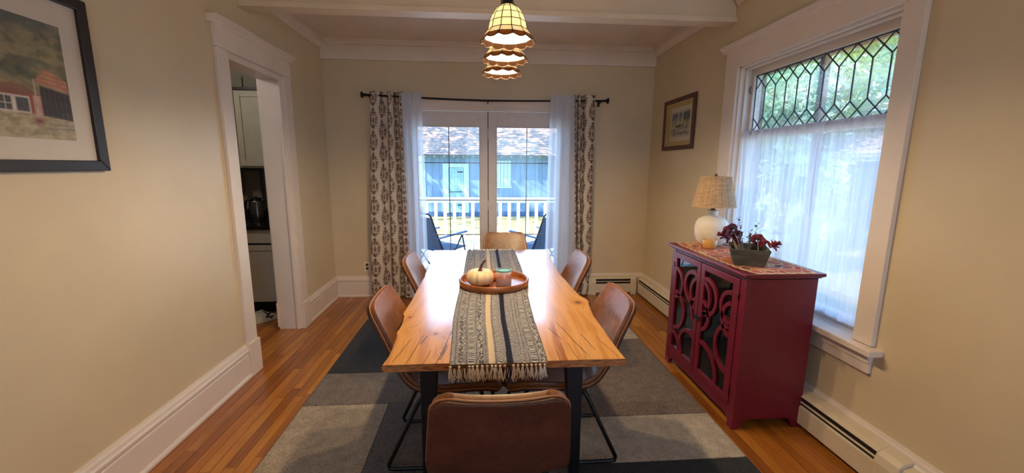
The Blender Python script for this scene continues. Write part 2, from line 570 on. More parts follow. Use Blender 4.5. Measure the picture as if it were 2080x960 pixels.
struct(B((KX0, YF, -0.02), (XR, -0.2, -0.001)).build('floor_living_room', M_floor))

# baseboards
BP = [(0, 0), (0.036, 0), (0.036, 0.012), (0.030, 0.022), (0.024, 0.024), (0.024, 0.165), (0.018, 0.170), (0.018, 0.178), (0.030, 0.184), (0.032, 0.200), (0.024, 0.208), (0.020, 0.224), (0.012, 0.230), (0.008, 0.242), (0, 0.242)]
def bb_y(x, nx, y0, y1, name):
    return struct(MB().sweep([(d, z) for d, z in BP], [(x, y0, nx, 0), (x, y1, nx, 0)]).build(name, M_trim))
bb_y(XL, 1, YF, 2.87, 'baseboard_left')
bb_y(XL, 1, 3.885, YB, 'baseboard_left_far')
bb_y(XR, -1, YF, YB, 'baseboard_right')
struct(MB().sweep(BP, [(XL, YB, 0, -1), (DX0-0.09, YB, 0, -1)]).build('baseboard_back', M_trim))
struct(MB().sweep(BP, [(DX1+0.09, YB, 0, -1), (XR, YB, 0, -1)]).build('baseboard_back_right', M_trim))

# beam, frieze board and crown strips
mb = MB()
mb.prism([(3.225, 2.62), (3.225, ZC), (3.335, ZC), (3.335, 2.62)], XL, XR, 0)
mb.prism([(3.205, 2.588), (3.205, 2.625), (3.340, 2.625), (3.340, 2.588)], XL, XR, 0)
struct(mb.build('beam', M_beam, bev=0.004))
struct(B((XL, YB-0.03, 2.598), (XR, YB, 2.745)).build('trim_1', M_trim, bev=0.003))
CR = [(0, 2.700), (0.012, 2.700), (0.02, 2.715), (0.045, 2.745), (0.05, 2.76), (0.05, ZC), (0, ZC)]
n = 2
for (x, nx) in ((XL, 1), (XR, -1)):
    for y0, y1 in ((YF, 3.205), (3.34, YB)):
        struct(MB().sweep(CR, [(x, y0, nx, 0), (x, y1, nx, 0)]).build('trim_%d' % n, M_trim)); n += 1
struct(MB().sweep([(0.03, 2.745), (0.045, 2.75), (0.05, 2.76), (0.05, ZC), (0.0, ZC), (0, 2.745)], [(XL, YB, 0, -1), (XR, YB, 0, -1)]).build('trim_%d' % n, M_trim))

# cased opening to the kitchen (door_1)
d1 = sroot('door_1')
ct = 0.026
B((XL, 2.872, 0.0), (XL+ct, 2.99, 2.235)).build('side_casing', M_trim, d1, bev=0.003)
B((XL, 3.765, 0.0), (XL+ct, 3.885, 2.235)).build('side_casing', M_trim, d1, bev=0.003)
B((XL, 2.86, 2.235), (XL+ct+0.008, 3.897, 2.246)).build('head_bead', M_trim, d1, bev=0.002)
B((XL, 2.872, 2.246), (XL+ct, 3.885, 2.375)).build('head_casing', M_trim, d1, bev=0.002)
hc = [(0, 2.37), (ct, 2.37), (ct+0.01, 2.378), (ct+0.012, 2.388), (ct+0.032, 2.402), (ct+0.04, 2.405), (ct+0.04, 2.418), (0, 2.418)]
MB().sweep(hc, [(XL, 2.838, 1, 0), (XL, 3.92, 1, 0)]).build('crown_moulding', M_trim, d1)
for y0, y1 in ((2.866, 2.996), (3.757, 3.89)):
    B((XL, y0, 0), (XL+ct+0.016, y1, 0.246)).build('plinth_block', M_trim, d1, bev=0.003)
B((XL-WT-0.02, OY1-0.008, 0), (XL+0.004, OY1+0.02, OZ)).build('jamb', M_trim, d1, bev=0.002)
B((XL-WT-0.02, OY0-0.02, 0), (XL+0.004, OY0+0.008, OZ)).build('jamb', M_trim, d1, bev=0.002)
B((XL-WT-0.02, OY0, OZ-0.008), (XL+0.004, OY1, OZ+0.02)).build('head_jamb', M_trim, d1, bev=0.002)
B((XL-0.02, OY0, OZ-0.020), (XL+0.002, OY1, OZ)).build('stop_bead', M_trim, d1, bev=0.003)
B((XL-0.03, OY1-0.020, 0), (XL-0.006, OY1, OZ)).build('stop_bead', M_trim, d1, bev=0.003)
B((XL-WT-0.03, OY1-0.016, 0.02), (XL-WT-0.012, OY1+0.13, 0.25)).build('kitchen_plinth_block', M_trim, d1, bev=0.003)
B((XL-WT-0.03, OY1-0.002, 0.25), (XL-WT-0.012, OY1+0.11, OZ)).build('kitchen_casing', M_trim, d1, bev=0.003)

# ------------------------------------------------------------------ french doors (door_2)
d2 = sroot('door_2')
M_door = simple('white_door_paint', rgb(216, 210, 210), 0.4, var=0.02)
M_gap = M_slot
m = MB(); m.box((DX0-0.09, YB-0.022, 0), (DX0, YB, DZ)); m.build('side_casing', M_trim, d2, bev=0.003)
m = MB(); m.box((DX1, YB-0.022, 0), (DX1+0.09, YB, DZ)); m.build('side_casing', M_trim, d2, bev=0.003)
B((DX0-0.09, YB-0.024, DZ), (DX1+0.09, YB, DZ+0.10)).build('head_casing', M_trim, d2, bev=0.003)
m = MB().box((DX0, YB-0.005, 2.10), (DX1, YB+WT, DZ)).build('head_jamb', M_trim, d2)
B((DX0, YB-0.005, 0), (DX0+0.02, YB+WT, 2.10)).build('side_jamb', M_trim, d2)
B((DX1-0.02, YB-0.005, 0), (DX1, YB+WT, 2.10)).build('side_jamb', M_trim, d2)
B((DX0, YB-0.01, 0), (DX1, YB+WT+0.03, 0.03)).build('threshold', M_steel, d2)
B((0.058, YB+0.030, 0.03), (0.068, YB+0.036, 2.10)).build('meeting_gap', M_gap, d2)
yd = YB+0.01; td = 0.044
M_munt = simple('grille_bar_grey', rgb(92, 90, 98), 0.5)
for li, (x0, x1, gx0, gx1) in enumerate(((-0.835, 0.0595, -0.715, -0.033), (0.0665, 0.96, 0.161, 0.843))):
    lf = bpy.data.objects.new('door_leaf', None); COL.objects.link(lf); lf.parent = d2
    zt, z1, z0, zb = 2.095, 1.925, 0.31, 0.035
    m = MB(); m.box((x0, yd, zb), (gx0, yd+td, zt)); m.build('hinge_stile' if li == 0 else 'lock_stile', M_door, lf, bev=0.003)
    m = MB(); m.box((gx1, yd, zb), (x1, yd+td, zt)); m.build('stile', M_door, lf, bev=0.003)
    B((gx0, yd, z1), (gx1, yd+td, zt)).build('top_rail', M_door, lf, bev=0.003)
    B((gx0, yd, zb), (gx1, yd+td, z0)).build('bottom_rail', M_door, lf, bev=0.003)
    # raised lite frame
    m = MB(); w = 0.014
    for a, b in (((gx0-w, yd-0.008, z0-w), (gx0+0.003, yd+0.002, z1+w)), ((gx1-0.003, yd-0.008, z0-w), (gx1+w, yd+0.002, z1+w)), ((gx0, yd-0.008, z1-0.003), (gx1, yd+0.002, z1+w)), ((gx0, yd-0.008, z0-w), (gx1, yd+0.002, z0+0.003))):
        m.box(a, b)
    m.build('lite_frame', M_door, lf, bev=0.003)
    B((gx0, yd+0.012, z0), (gx1, yd+0.014, z1)).build('glass_pane', M_glass, lf)
    xm = (gx0+gx1)/2
    B((xm-0.0045, yd+0.018, z0), (xm+0.0045, yd+0.024, z1)).build('muntin', M_munt, lf)
    for z in (1.535, 1.115, 0.715):
        B((gx0, yd+0.018, z-0.0045), (gx1, yd+0.024, z+0.0045)).build('muntin', M_munt, lf)
for z in (1.86, 1.06, 0.25):
    m = MB(); m.cur = 0
    m.tube([(0.063, yd-0.006, z-0.05), (0.063, yd-0.006, z+0.05)], 0.0065, 8)
    m.box((0.045, yd-0.003, z-0.048), (0.081, yd-0.0005, z+0.048))
    m.build('hinge', M_door, d2)

# ------------------------------------------------------------------ side window (window_1)
w1 = sroot('window_1')
B((XR-ct, 1.773, 0.635), (XR, 1.877, 2.242)).build('side_casing', M_trim, w1, bev=0.003)
B((XR-ct, 3.106, 0.635), (XR, 3.262, 2.242)).build('side_casing', M_trim, w1, bev=0.003)
B((XR-ct, 1.773, 2.242), (XR, 3.262, 2.375)).build('head_casing', M_trim, w1, bev=0.002)
MB().sweep(hc, [(XR, 1.735, -1, 0), (XR, 3.30, -1, 0)]).build('crown_moulding', M_trim, w1)
# stool and apron
B((XR-0.075, 1.728, 0.598), (XR+0.13, 3.30, 0.632)).build('stool', M_trim, w1, bev=0.006)
B((XR-0.030, 1.772, 0.545), (XR, 3.262, 0.598)).build('apron', M_trim, w1, bev=0.004)
B((XR-0.022, 1.775, 0.490), (XR, 3.259, 0.548)).build('apron_board', M_trim, w1, bev=0.004)
# jamb linings
B((XR-0.004, 1.877, 0.63), (XR+WT, 1.892, 2.242)).build('jamb', M_trim, w1)
B((XR-0.004, 3.092, 0.63), (XR+WT, 3.106, 2.242)).build('jamb', M_trim, w1)
B((XR-0.004, 1.877, 2.228), (XR+WT, 3.106, 2.242)).build('head_jamb', M_trim, w1)
for y0 in (1.892, 3.076):
    B((XR+0.03, y0, 0.63), (XR+0.05, y0+0.016, 2.228)).build('stop_bead', M_trim, w1, bev=0.003)
B((XR+0.03, 1.892, 2.212), (XR+0.05, 3.092, 2.228)).build('stop_bead', M_trim, w1, bev=0.003)
sx0, sx1 = XR+0.085, XR+0.13
sy0, sy1, = 1.892, 3.092
gy0, gy1 = 1.925, 3.066
gx = 2.04
# sash: stiles and rails
B((sx0, sy0, 0.635), (sx1, gy0, 2.228)).build('sash_stile', M_trim, w1, bev=0.003)
B((sx0, gy1, 0.635), (sx1, sy1, 2.228)).build('sash_stile', M_trim, w1, bev=0.003)
B((sx0, gy0, 2.176), (sx1, gy1, 2.228)).build('top_rail', M_trim, w1, bev=0.003)
B((sx0, gy0, 1.715), (sx1, gy1, 1.765)).build('transom_rail', M_trim, w1, bev=0.003)
B((sx0, gy0, 0.632), (sx1, gy1, 0.69)).build('bottom_rail', M_trim, w1, bev=0.003)
B((gx-0.002, gy0, 0.69), (gx+0.002, gy1, 1.715)).build('lower_pane', M_glass, w1)
M_maroon = simple('maroon_storm_frame', rgb(112, 52, 62), 0.5)
ox0, ox1 = XR+WT+0.02, XR+WT+0.055
for y0, y1 in ((3.12, 3.19), (2.535, 2.58), (1.80, 1.86)):
    B((ox0, y0, 0.62), (ox1, y1, 2.26)).build('storm_frame_stile', M_maroon, w1, bev=0.003)
B((ox0, 1.80, 2.185), (ox1, 3.19, 2.26)).build('storm_frame_rail', M_maroon, w1, bev=0.003)
B((ox0, 1.80, 0.60), (ox1, 3.19, 0.66)).build('storm_frame_rail', M_maroon, w1, bev=0.003)
m = MB(); m.tube([(sx0-0.004, 3.08, 2.10), (sx0-0.012, 3.08, 2.095), (sx0-0.016, 3.08, 2.07), (sx0-0.006, 3.08, 2.05)], 0.003, 6)
m.build('window_hook', M_black, w1)
# leaded transom light: came pattern and its quarries
z0g, z1g, zv0, zv1 = 1.768, 2.174, 1.869, 2.073
zc1, zc0 = (z1g+zv1)/2, (z0g+zv0)/2
sp = 0.10365
V = [2.029+sp*i for i in range(-1, 11)]
M_lead = simple('lead_came', rgb(62, 62, 66), 0.45, 0.4)
m = MB()
def came(p, q):
    P, Q = Vector((gx, p[0], p[1])), Vector((gx, q[0], q[1]))
    # clip to the glass
    def cl(A, Bv):
        if A.y < gy0 and Bv.y > gy0: t = (gy0-A.y)/(Bv.y-A.y); return A.lerp(Bv, t)
        if A.y > gy1 and Bv.y < gy1: t = (gy1-A.y)/(Bv.y-A.y); return A.lerp(Bv, t)
        return A
    if (P.y < gy0 and Q.y < gy0+1e-4) or (P.y > gy1-1e-4 and Q.y > gy1-1e-4) or (Q.y < gy0 and P.y < gy0+1e-4) or (Q.y > gy1 and P.y > gy1-1e-4): return
    P, Q = cl(P, Q), cl(Q, P)
    m.bar(P, Q, 0.0060, 0.0055, (1, 0, 0.01))
for i, y in enumerate(V):
    if gy0 < y < gy1: came((y, zv0), (y, zv1))
    for s in (-1, 1):
        came((y, zv1), (y+s*sp/2, zc1)); came((y+s*sp/2, zc1), (y+s*sp, z1g))
        came((y, zv0), (y+s*sp/2, zc0)); came((y+s*sp/2, zc0), (y+s*sp, z0g))
for (a, b) in (((gy0, z0g), (gy1, z0g)), ((gy0, z1g), (gy1, z1g)), ((gy0, z0g), (gy0, z1g)), ((gy1, z0g), (gy1, z1g))):
    m.bar((gx, a[0], a[1]), (gx, b[0], b[1]), 0.008, 0.006, (1, 0, 0.01))
m.build('lead_came', M_lead, w1)
def clip_poly(P, lo, hi):
    for side in (0, 1):
        out = []
        for i in range(len(P)):
            a, b = P[i], P[(i+1) % len(P)]
            ina = a[0] >= lo if side == 0 else a[0] <= hi
            inb = b[0] >= lo if side == 0 else b[0] <= hi
            L = lo if side == 0 else hi
            if ina: out.append(a)
            if ina != inb:
                t = (L-a[0])/(b[0]-a[0]); out.append((L, a[1]+t*(b[1]-a[1])))
        P = out
        if len(P) < 3: return None
    return P
quar = []
for y in V:
    quar.append([(y, zv0), (y+sp/2, zc0), (y+sp, zv0), (y+sp, zv1), (y+sp/2, zc1), (y, zv1)])
    quar.append([(y, z1g), (y-sp/2, zc1), (y, zv1), (y+sp/2, zc1)])
    quar.append([(y, z0g), (y+sp/2, zc0), (y, zv0), (y-sp/2, zc0)])
    quar.append([(y, z1g), (y+sp, z1g), (y+sp/2, zc1)])
    quar.append([(y, z0g), (y+sp/2, zc0), (y+sp, z0g)])
for q in quar:
    P = clip_poly(q, gy0, gy1)
    if P and (max(p[0] for p in P)-min(p[0] for p in P)) > 0.006:
        MB().prism(P, gx-0.0015, gx+0.0015, 0).build('glass_quarry', M_leadglass, w1)

# ------------------------------------------------------------------ baseboard heaters
def heater_y(x, y0, y1, s, root):
    """runs along y, back on x, facing -x"""
    B((x-0.012, y0, 0.02), (x, y1, 0.20)).build('back_panel', M_heater, root)
    B((x-0.070, y0, 0.030), (x-0.064, y1, 0.136)).build('front_panel', M_heater, root, bev=0.002)
    m = MB(); m.prism([(x-0.068, 0.134), (x-0.058, 0.141), (x-0.058, 0.137), (x-0.066, 0.130)], y0, y1, 1)
    m.build('panel_lip', M_heater, root)
    MB().prism([(x-0.066, 0.163), (x-0.052, 0.168), (x-0.052, 0.165), (x-0.066, 0.159)], y0, y1, 1).build('damper', M_heater, root)
    MB().prism([(x, 0.219), (x-0.045, 0.211), (x-0.066, 0.196), (x-0.064, 0.192), (x-0.043, 0.207), (x, 0.215)], y0, y1, 1).build('top_cover', M_heater, root)
    B((x-0.058, y0+0.003, 0.035), (x-0.011, y1-0.003, 0.190)).build('shaded_fin_block', M_slot, root)  # fins as one block, the open slot's shade put into its black
ht = thing('baseboard_heater', 'long cream hot-water baseboard heater under the side window behind the red cabinet', 'heater', (XR-0.024, 3.0, 0))
XH = XR-0.026
def rel(o, root):
    # children were built in world coordinates
    for c in bpy.data.objects:
        if c.parent == root: c.location = Vector(c.location)-Vector(root.location)
heater_y(XH, 1.60, 4.60, 1, ht)
MB().prism([(XH, 0.0), (XH-0.076, 0.0), (XH-0.076, 0.150), (XH-0.066, 0.186), (XH-0.046, 0.206), (XH, 0.219)], 1.495, 1.605, 1).build('end_cap', M_heater, ht, bev=0.004)
MB().prism([(XH, 0.0), (XH-0.060, 0.0), (XH-0.062, 0.140), (XH-0.05, 0.185), (XH, 0.200)], -0.5, 1.495, 1).build('cover_extension', M_heater, ht, bev=0.003)
rel(None, ht)
h2 = thing('baseboard_heater', 'short cream baseboard heater under the back wall right of the patterned curtain', 'heater', (1.55, YB-0.026, 0))
def heater_x(yb, x0, x1, root):
    B((x0, yb-0.012, 0.02), (x1, yb, 0.20)).build('back_panel', M_heater, root)
    B((x0, yb-0.070, 0.030), (x1, yb-0.064, 0.136)).build('front_panel', M_heater, root, bev=0.002)
    MB().prism([(yb-0.066, 0.163), (yb-0.052, 0.168), (yb-0.052, 0.165), (yb-0.066, 0.159)], x0, x1, 0).build('damper', M_heater, root)
    MB().prism([(yb, 0.219), (yb-0.045, 0.211), (yb-0.066, 0.196), (yb-0.064, 0.192), (yb-0.043, 0.207), (yb, 0.215)], x0, x1, 0).build('top_cover', M_heater, root)
    B((x0+0.003, yb-0.058, 0.035), (x1-0.003, yb-0.011, 0.190)).build('shaded_fin_block', M_slot, root)  # fin block again, its dark colour stands for shade inside the slot
YH = YB-0.026
heater_x(YH, 1.33, 1.76, h2)
cap = [(YH, 0.0), (YH-0.076, 0.0), (YH-0.076, 0.150), (YH-0.066, 0.186), (YH-0.046, 0.206), (YH, 0.219)]
MB().prism(cap, 1.235, 1.335, 0).build('end_cap', M_heater, h2, bev=0.004)
MB().prism(cap, 1.755, 1.826, 0).build('corner_cover', M_heater, h2, bev=0.004)
rel(None, h2)
# ------------------------------------------------------------------ rug
rug = thing('area_rug', 'large low-pile area rug in colour blocks of grey, charcoal and beige under the dining table', 'rug', (0.12, 2.4, 0))
def rp(x0, x1, y0, y1, mat):
    g = 0.0012
    B((x0+g, y0+g, 0.0), (x1-g, y1-g, 0.011)).build('rug_block', mat, rug, bev=0.004)
rp(-1.135, -0.12, 2.854, 3.944, R_char)
rp(-1.135, -0.12, 2.444, 2.854, R_grey)
rp(-1.135, -0.602, 1.30, 2.444, R_beige)
rp(-0.602, -0.12, 1.30, 2.444, R_slate)
rp(-1.135, -0.12, 0.92, 1.30, R_char)
rp(-0.12, 0.42, 3.1, 3.944, R_grey)
rp(-0.12, 0.42, 2.2, 3.1, R_light)
rp(-0.12, 0.42, 0.92, 2.2, R_slate)
rp(0.42, 1.375, 3.335, 3.944, R_light)
rp(0.42, 1.375, 2.224, 3.335, R_brown)
rp(0.42, 1.375, 1.834, 2.224, R_light)
rp(0.42, 1.375, 0.92, 1.834, R_char)
rel(None, rug)
B((-1.139-0.12, 0.916-2.4, 0.0), (1.379-0.12, 3.948-2.4, 0.006)).build('rug_backing', R_char, rug)
RZ = 0.011

# ------------------------------------------------------------------ dining table
TT = 0.752
L_edge = [(1.487, -0.383), (1.555, -0.376), (1.624, -0.377), (1.7, -0.38), (1.76, -0.384), (1.801, -0.395), (1.831, -0.39), (1.887, -0.387), (1.953, -0.39), (2.003, -0.397), (2.047, -0.411), (2.093, -0.408), (2.165, -0.405), (2.261, -0.401), (2.394, -0.402), (2.567, -0.401), (2.779, -0.397), (2.832, -0.404), (3.063, -0.406), (3.372, -0.418), (3.591, -0.435), (3.66, -0.440)]
R_edge = [(1.487, 0.562), (1.576, 0.56), (1.665, 0.557), (1.811, 0.56), (1.947, 0.561), (2.079, 0.573), (2.151, 0.583), (2.184, 0.594), (2.237, 0.591), (2.293, 0.569), (2.442, 0.558), (2.611, 0.552), (2.736, 0.543), (2.916, 0.544), (3.103, 0.55), (3.314, 0.565), (3.663, 0.596)]
tbl = thing('dining_table', 'live-edge honey maple slab dining table on black metal legs', 'table', (0.08, 2.57, 0))
ny, nx = 520, 420
ys = np.linspace(1.487, 3.66, ny)
lx = np.interp(ys, [p[0] for p in L_edge], [p[1] for p in L_edge])
rx = np.interp(ys, [p[0] for p in R_edge], [p[1] for p in R_edge])
ker = np.ones(5)/5
def smooth_e(e): return np.concatenate([e[:2], np.convolve(e, ker, 'valid'), e[-2:]])
lx = smooth_e(lx)+0.0035*(fbm(ys*22, ys*0, 3)-0.5); rx = smooth_e(rx)+0.0035*(fbm(ys*22, ys*0+5, 9)-0.5)
u = np.linspace(0, 1, nx)
X = lx[:, None]*(1-u)+rx[:, None]*u; Y = np.repeat(ys[:, None], nx, 1)
wob = 0.03*(fbm(X*2, Y*2.2, 5)-0.5)+0.012*np.sin(Y*5+X*3)
# grain bends round the knots near the bulging edges
def knot(cx, cy, r): return np.exp(-(((X-cx)/r)**2+((Y-cy)/(r*1.4))**2))
wob = wob + 0.05*knot(-0.36, 1.84, 0.05)-0.05*knot(0.55, 2.17, 0.07)
Xw = X+wob
g = fbm(Xw*38, Y*2.2, 11, 5); g2 = fbm(Xw*110, Y*5, 13, 3); g3 = fbm(Xw*9, Y*0.9, 21, 3)
col = np.zeros((ny, nx, 3))+np.array(rgb(224, 164, 92)[:3])
col = lay(col, sstep(0.42, 0.68, g)*0.55, rgb(184, 118, 60))
col = lay(col, sstep(0.5, 0.75, g3)*0.5, rgb(226, 176, 116))
col = lay(col, sstep(0.55, 0.8, g2)*0.30, rgb(160, 96, 48))
# darker heartwood stripe left of the middle and grey figure
hs = np.exp(-((Xw+0.13)/0.07)**2)*sstep(0.35, 0.6, fbm(Xw*14, Y*1.4, 31, 3))
col = lay(col, hs*0.55, rgb(150, 98, 60))
hs2 = np.exp(-((X+0.17+0.05*np.sin((Y-1.9)*3))/0.03)**2)*sstep(1.9, 2.1, Y)
col = lay(col, hs2*0.35, rgb(120, 92, 74))
# fan-shaped dark figure near the runner
fan = np.exp(-((X+0.10)/0.07)**2-((Y-1.80-0.9*(X+0.10))/0.07)**2)*sstep(0.4, 0.62, fbm(Xw*30+Y*10, Y*12, 41, 3))
col = lay(col, fan*0.8, rgb(118, 66, 54))
fl1 = np.exp(-((X-0.33)/0.035)**2)*sstep(0.5, 0.7, fbm(Xw*40, Y*1.4, 51, 3))*sstep(2.3, 1.6, Y)
col = lay(col, fl1*0.8, rgb(146, 66, 26))
for cx, cy, r in ((-0.215, 1.775, 0.011), (0.53, 2.17, 0.018), (-0.365, 1.99, 0.008)):
    d = np.sqrt((X-cx)**2+((Y-cy)*0.8)**2)
    col = lay(col, sstep(r*1.3, r*0.7, d)*0.8, rgb(96, 48, 22))
    col = lay(col, sstep(r*3.2, r*1.1, d)*0.35, rgb(170, 96, 44))
# drying checks that open at the near end, and a few longer cracks
def crack(x0, y0, x1, y1, w, amp=0.006, seed=1):
    global col
    t = (Y-y0)/(y1-y0)
    cx = x0+(x1-x0)*t+amp*(fbm(Y*14, Y*0+seed, seed, 3)-0.5)*2
    mask = sstep(w, w*0.35, np.abs(X-cx))*((t > 0) & (t < 1))*np.clip(4*(1-np.abs(2*t-1)), 0, 1)
    col = lay(col, mask*0.92, rgb(44, 24, 14))
for a in ((-0.355, 1.49, -0.312, 1.74, .0032), (-0.300, 1.47, -0.262, 1.80, .0036), (-0.268, 1.66, -0.245, 1.76, .006), (-0.232, 1.47, -0.215, 1.62, .003), (-0.185, 1.47, -0.150, 1.72, .004), (-0.170, 1.50, -0.140, 1.86, .0032),
          (0.375, 1.47, 0.36, 1.66, .003), (0.425, 1.50, 0.35, 1.92, .0042), (0.345, 1.68, 0.300, 1.83, .005), (0.468, 1.56, 0.44, 1.75, .0034), (0.30, 1.47, 0.30, 1.58, .003), (0.545, 1.48, 0.50, 1.72, .0028)):
    crack(*a[:4], a[4]*0.62, amp=0.0035, seed=int(abs(a[0])*1000))
wormy = sstep(0.60, 0.66, fbm(X*120, Y*40, 61, 2))*np.exp(-((X+0.165-0.1*(Y-1.6))/0.018)**2)*sstep(1.95, 1.8, Y)
col = lay(col, wormy*0.55, rgb(84, 46, 24))
col = lay(col, sstep(0.004, 0.0, np.minimum(X-lx[:, None], rx[:, None]-X))*0.4, rgb(120, 70, 36))
dots = sstep(0.012, 0.006, np.sqrt((X+0.25)**2+((Y-2.62)*.5)**2))+sstep(0.012, 0.006, np.sqrt((X-0.40)**2+((Y-3.05)*.5)**2))
col = lay(col, dots*0.6, rgb(70, 48, 36))
Zt = TT+0.0008*(fbm(X*5, Y*4, 71, 3)-0.5)
M_top = attr_mat('oiled_live_edge_maple', rough=0.22, spec=0.5, coat=0.8, coat_rough=0.10, var=0.05, nscale=30, aniso=(10, 1, 1), bump=0.02, bscale=40)
grid_obj('tabletop', X-0.08, Y-2.57, Zt, M_top, tbl, col)
def edge_mat():
    k = N('bark_edge_wood')
    v = k.coord('Object', (1, 1, 5))
    f = k.noise(v, 26, 5, 0.65)
    c = k.ramp(f, [(0.3, rgb(92, 48, 20)), (0.5, rgb(168, 104, 50)), (0.72, rgb(206, 142, 78))])
    return k.surf(k.bsdf(c, 0.45, normal=k.bump(f, 0.6, 0.006)))
M_edge = edge_mat()
# live side edges and straight sawn ends, under the top
m = MB()
th = 0.030
idx = list(range(0, ny, 4))
if idx[-1] != ny-1: idx.append(ny-1)
ring = [(lx[i], ys[i], -1) for i in idx]+[(rx[i], ys[i], 1) for i in reversed(idx)]
R_ = []
for (x, y, s) in ring:
    w = 0.006+0.005*float(fbm(np.array([y*16]), np.array([s*3.0]), 7)[0])
    R_.append([(x, y, TT-0.0006), (x+s*w*0.5, y, TT-th*0.35), (x+s*w*0.2, y, TT-th*0.75), (x-s*0.008, y, TT-th)])
nr = len(R_); vs = [p for r in R_ for p in r]; fs = []
for i in range(nr):
    j = (i+1) % nr
    for k_ in range(3): fs.append((i*4+k_, i*4+k_+1, j*4+k_+1, j*4+k_))
fs.append(tuple(i*4+3 for i in range(nr)))
m.add([(p[0]-0.08, p[1]-2.57, p[2]) for p in vs], fs, False)
m.build('live_edge', M_edge, tbl)
# black metal legs: tapered plates, one U frame each end with a floor bar and a top plate
for yc in (1.64, 3.50):
    fr = bpy.data.objects.new('leg_frame', None); COL.objects.link(fr); fr.parent = tbl; fr.location = (0, yc-2.57, 0)
    zt = TT-th
    for s in (-1, 1):
        xo = 0.345; 
        p = [(s*xo, -0.03, RZ), (s*(xo-0.032), -0.03, RZ), (s*(xo-0.032), 0.03, RZ), (s*xo, 0.03, RZ),
             (s*xo, -0.03, zt-0.006), (s*(xo-0.076), -0.03, zt-0.006), (s*(xo-0.076), 0.03, zt-0.006), (s*xo, 0.03, zt-0.006)]
        MB().hexa(p).build('leg', M_black, fr, bev=0.003)
    B((-0.345, -0.04, zt-0.006), (0.345, 0.04, zt)).build('mounting_plate', M_black, fr, bev=0.002)

# ------------------------------------------------------------------ woven table runner
run = thing('table_runner', 'woven striped table runner in grey, cream and navy with knotted fringe along the table', 'table runner', (0.06, 2.55, TT))
nyr, nxr = 620, 150
yr = np.linspace(1.476, 3.625, nyr)
ctr = np.interp(yr, [1.476, 1.9, 2.3, 3.0, 3.4, 3.625], [0.056, 0.052, 0.062, 0.072, 0.078, 0.076])+0.004*np.sin(yr*5)
hw = np.interp(yr, [1.476, 2.0, 3.0, 3.625], [0.190, 0.201, 0.212, 0.210])
ur = np.linspace(0, 1, nxr)
Xr = ctr[:, None]+(ur[None, :]*2-1)*hw[:, None]; Yr = np.repeat(yr[:, None], nxr, 1)
Zr = TT+0.0038+0.0009*(fbm(Xr*9, Yr*6, 81, 3)-0.5)+0.0006*np.sin(ur*PI*36)[None, :]
# it dips over the near edge of the slab
over = np.clip((1.492-Yr)/0.016, 0, 1); Zr = Zr-over*0.004
U = np.repeat(ur[None, :], nyr, 0)+0.004*(fbm(Yr*6, Xr*0, 83, 2)-0.5)
V_ = Yr
fine = fbm(Xr*420, Yr*420, 85, 2)
cg, cd, cc, cn, cb = rgb(136, 137, 144), rgb(42, 40, 50), rgb(214, 196, 168), rgb(22, 24, 50), rgb(216, 214, 214)
colr = np.zeros((nyr, nxr, 3))+np.array(cg[:3])
colr = lay(colr, sstep(0.45, 0.62, fine)*0.38, cd)
colr = lay(colr, sstep(0.55, 0.42, fine)*0.25, cb)
def band(a, b): return ((U >= a) & (U < b)).astype(float)
def ladder(a, b, per=0.0165, slant=0.0):
    global colr
    mk = band(a, b); ph = np.mod(V_/per+U*slant, 1.0)
    colr = lay(colr, mk*0.95, cd); colr = lay(colr, mk*sstep(0.5, 0.6, ph)*0.95, cb)
def mottle(a, b, seed):
    global colr
    mk = band(a, b); q = fbm(Xr*260, V_*120, seed, 2)
    colr = lay(colr, mk*0.75, cd); colr = lay(colr, mk*sstep(0.45, 0.6, q)*0.6, cb)
mottle(0.085, 0.13, 3); mottle(0.145, 0.152, 4)
ladder(0.190, 0.248); mottle(0.29, 0.345, 5)
for a in (0.05, 0.165, 0.275, 0.37, 0.475, 0.74, 0.78, 0.82, 0.91): colr = lay(colr, band(a, a+0.006)*0.7, cd)
colr = lay(colr, band(0.40, 0.462)*0.92, cc)
zig = np.mod(V_/0.016+np.abs(U-0.431)*30, 1.0)
colr = lay(colr, band(0.41, 0.455)*sstep(0.6, 0.8, zig)*0.35, rgb(176, 146, 112))
ladder(0.488, 0.532, 0.0165, 12.0)
colr = lay(colr, band(0.585, 0.648)*0.97, cn)
ladder(0.75, 0.772, 0.02, 30.0); ladder(0.842, 0.896); mottle(0.935, 0.985, 7)
colr = lay(colr, ((U < 0.012) | (U > 0.988)).astype(float)*0.6, cd)
Zr = Zr+0.0007*(band(0.195, 0.245)+band(0.845, 0.893)+band(0.49, 0.53))*sstep(0.4, 0.6, np.mod(V_/0.0125, 1))
M_run = attr_mat('woven_runner_cotton', rough=0.92, spec=0.15, var=0.10, nscale=500, bump=0.5, bscale=600)
grid_obj('woven_cloth', Xr-0.06, Yr-2.55, Zr-TT, M_run, run, colr)
M_yarnc = simple('cream_yarn', rgb(246, 238, 224), 0.9, scale=300, var=0.15)
M_yarnd = simple('dark_yarn', rgb(52, 46, 50), 0.9, scale=300, var=0.15)
M_yarng = simple('grey_yarn', rgb(206, 202, 196), 0.9, scale=300, var=0.15)
M_yarnn = simple('navy_yarn', rgb(26, 27, 48), 0.9, scale=300, var=0.15)
rt = random.Random(3)
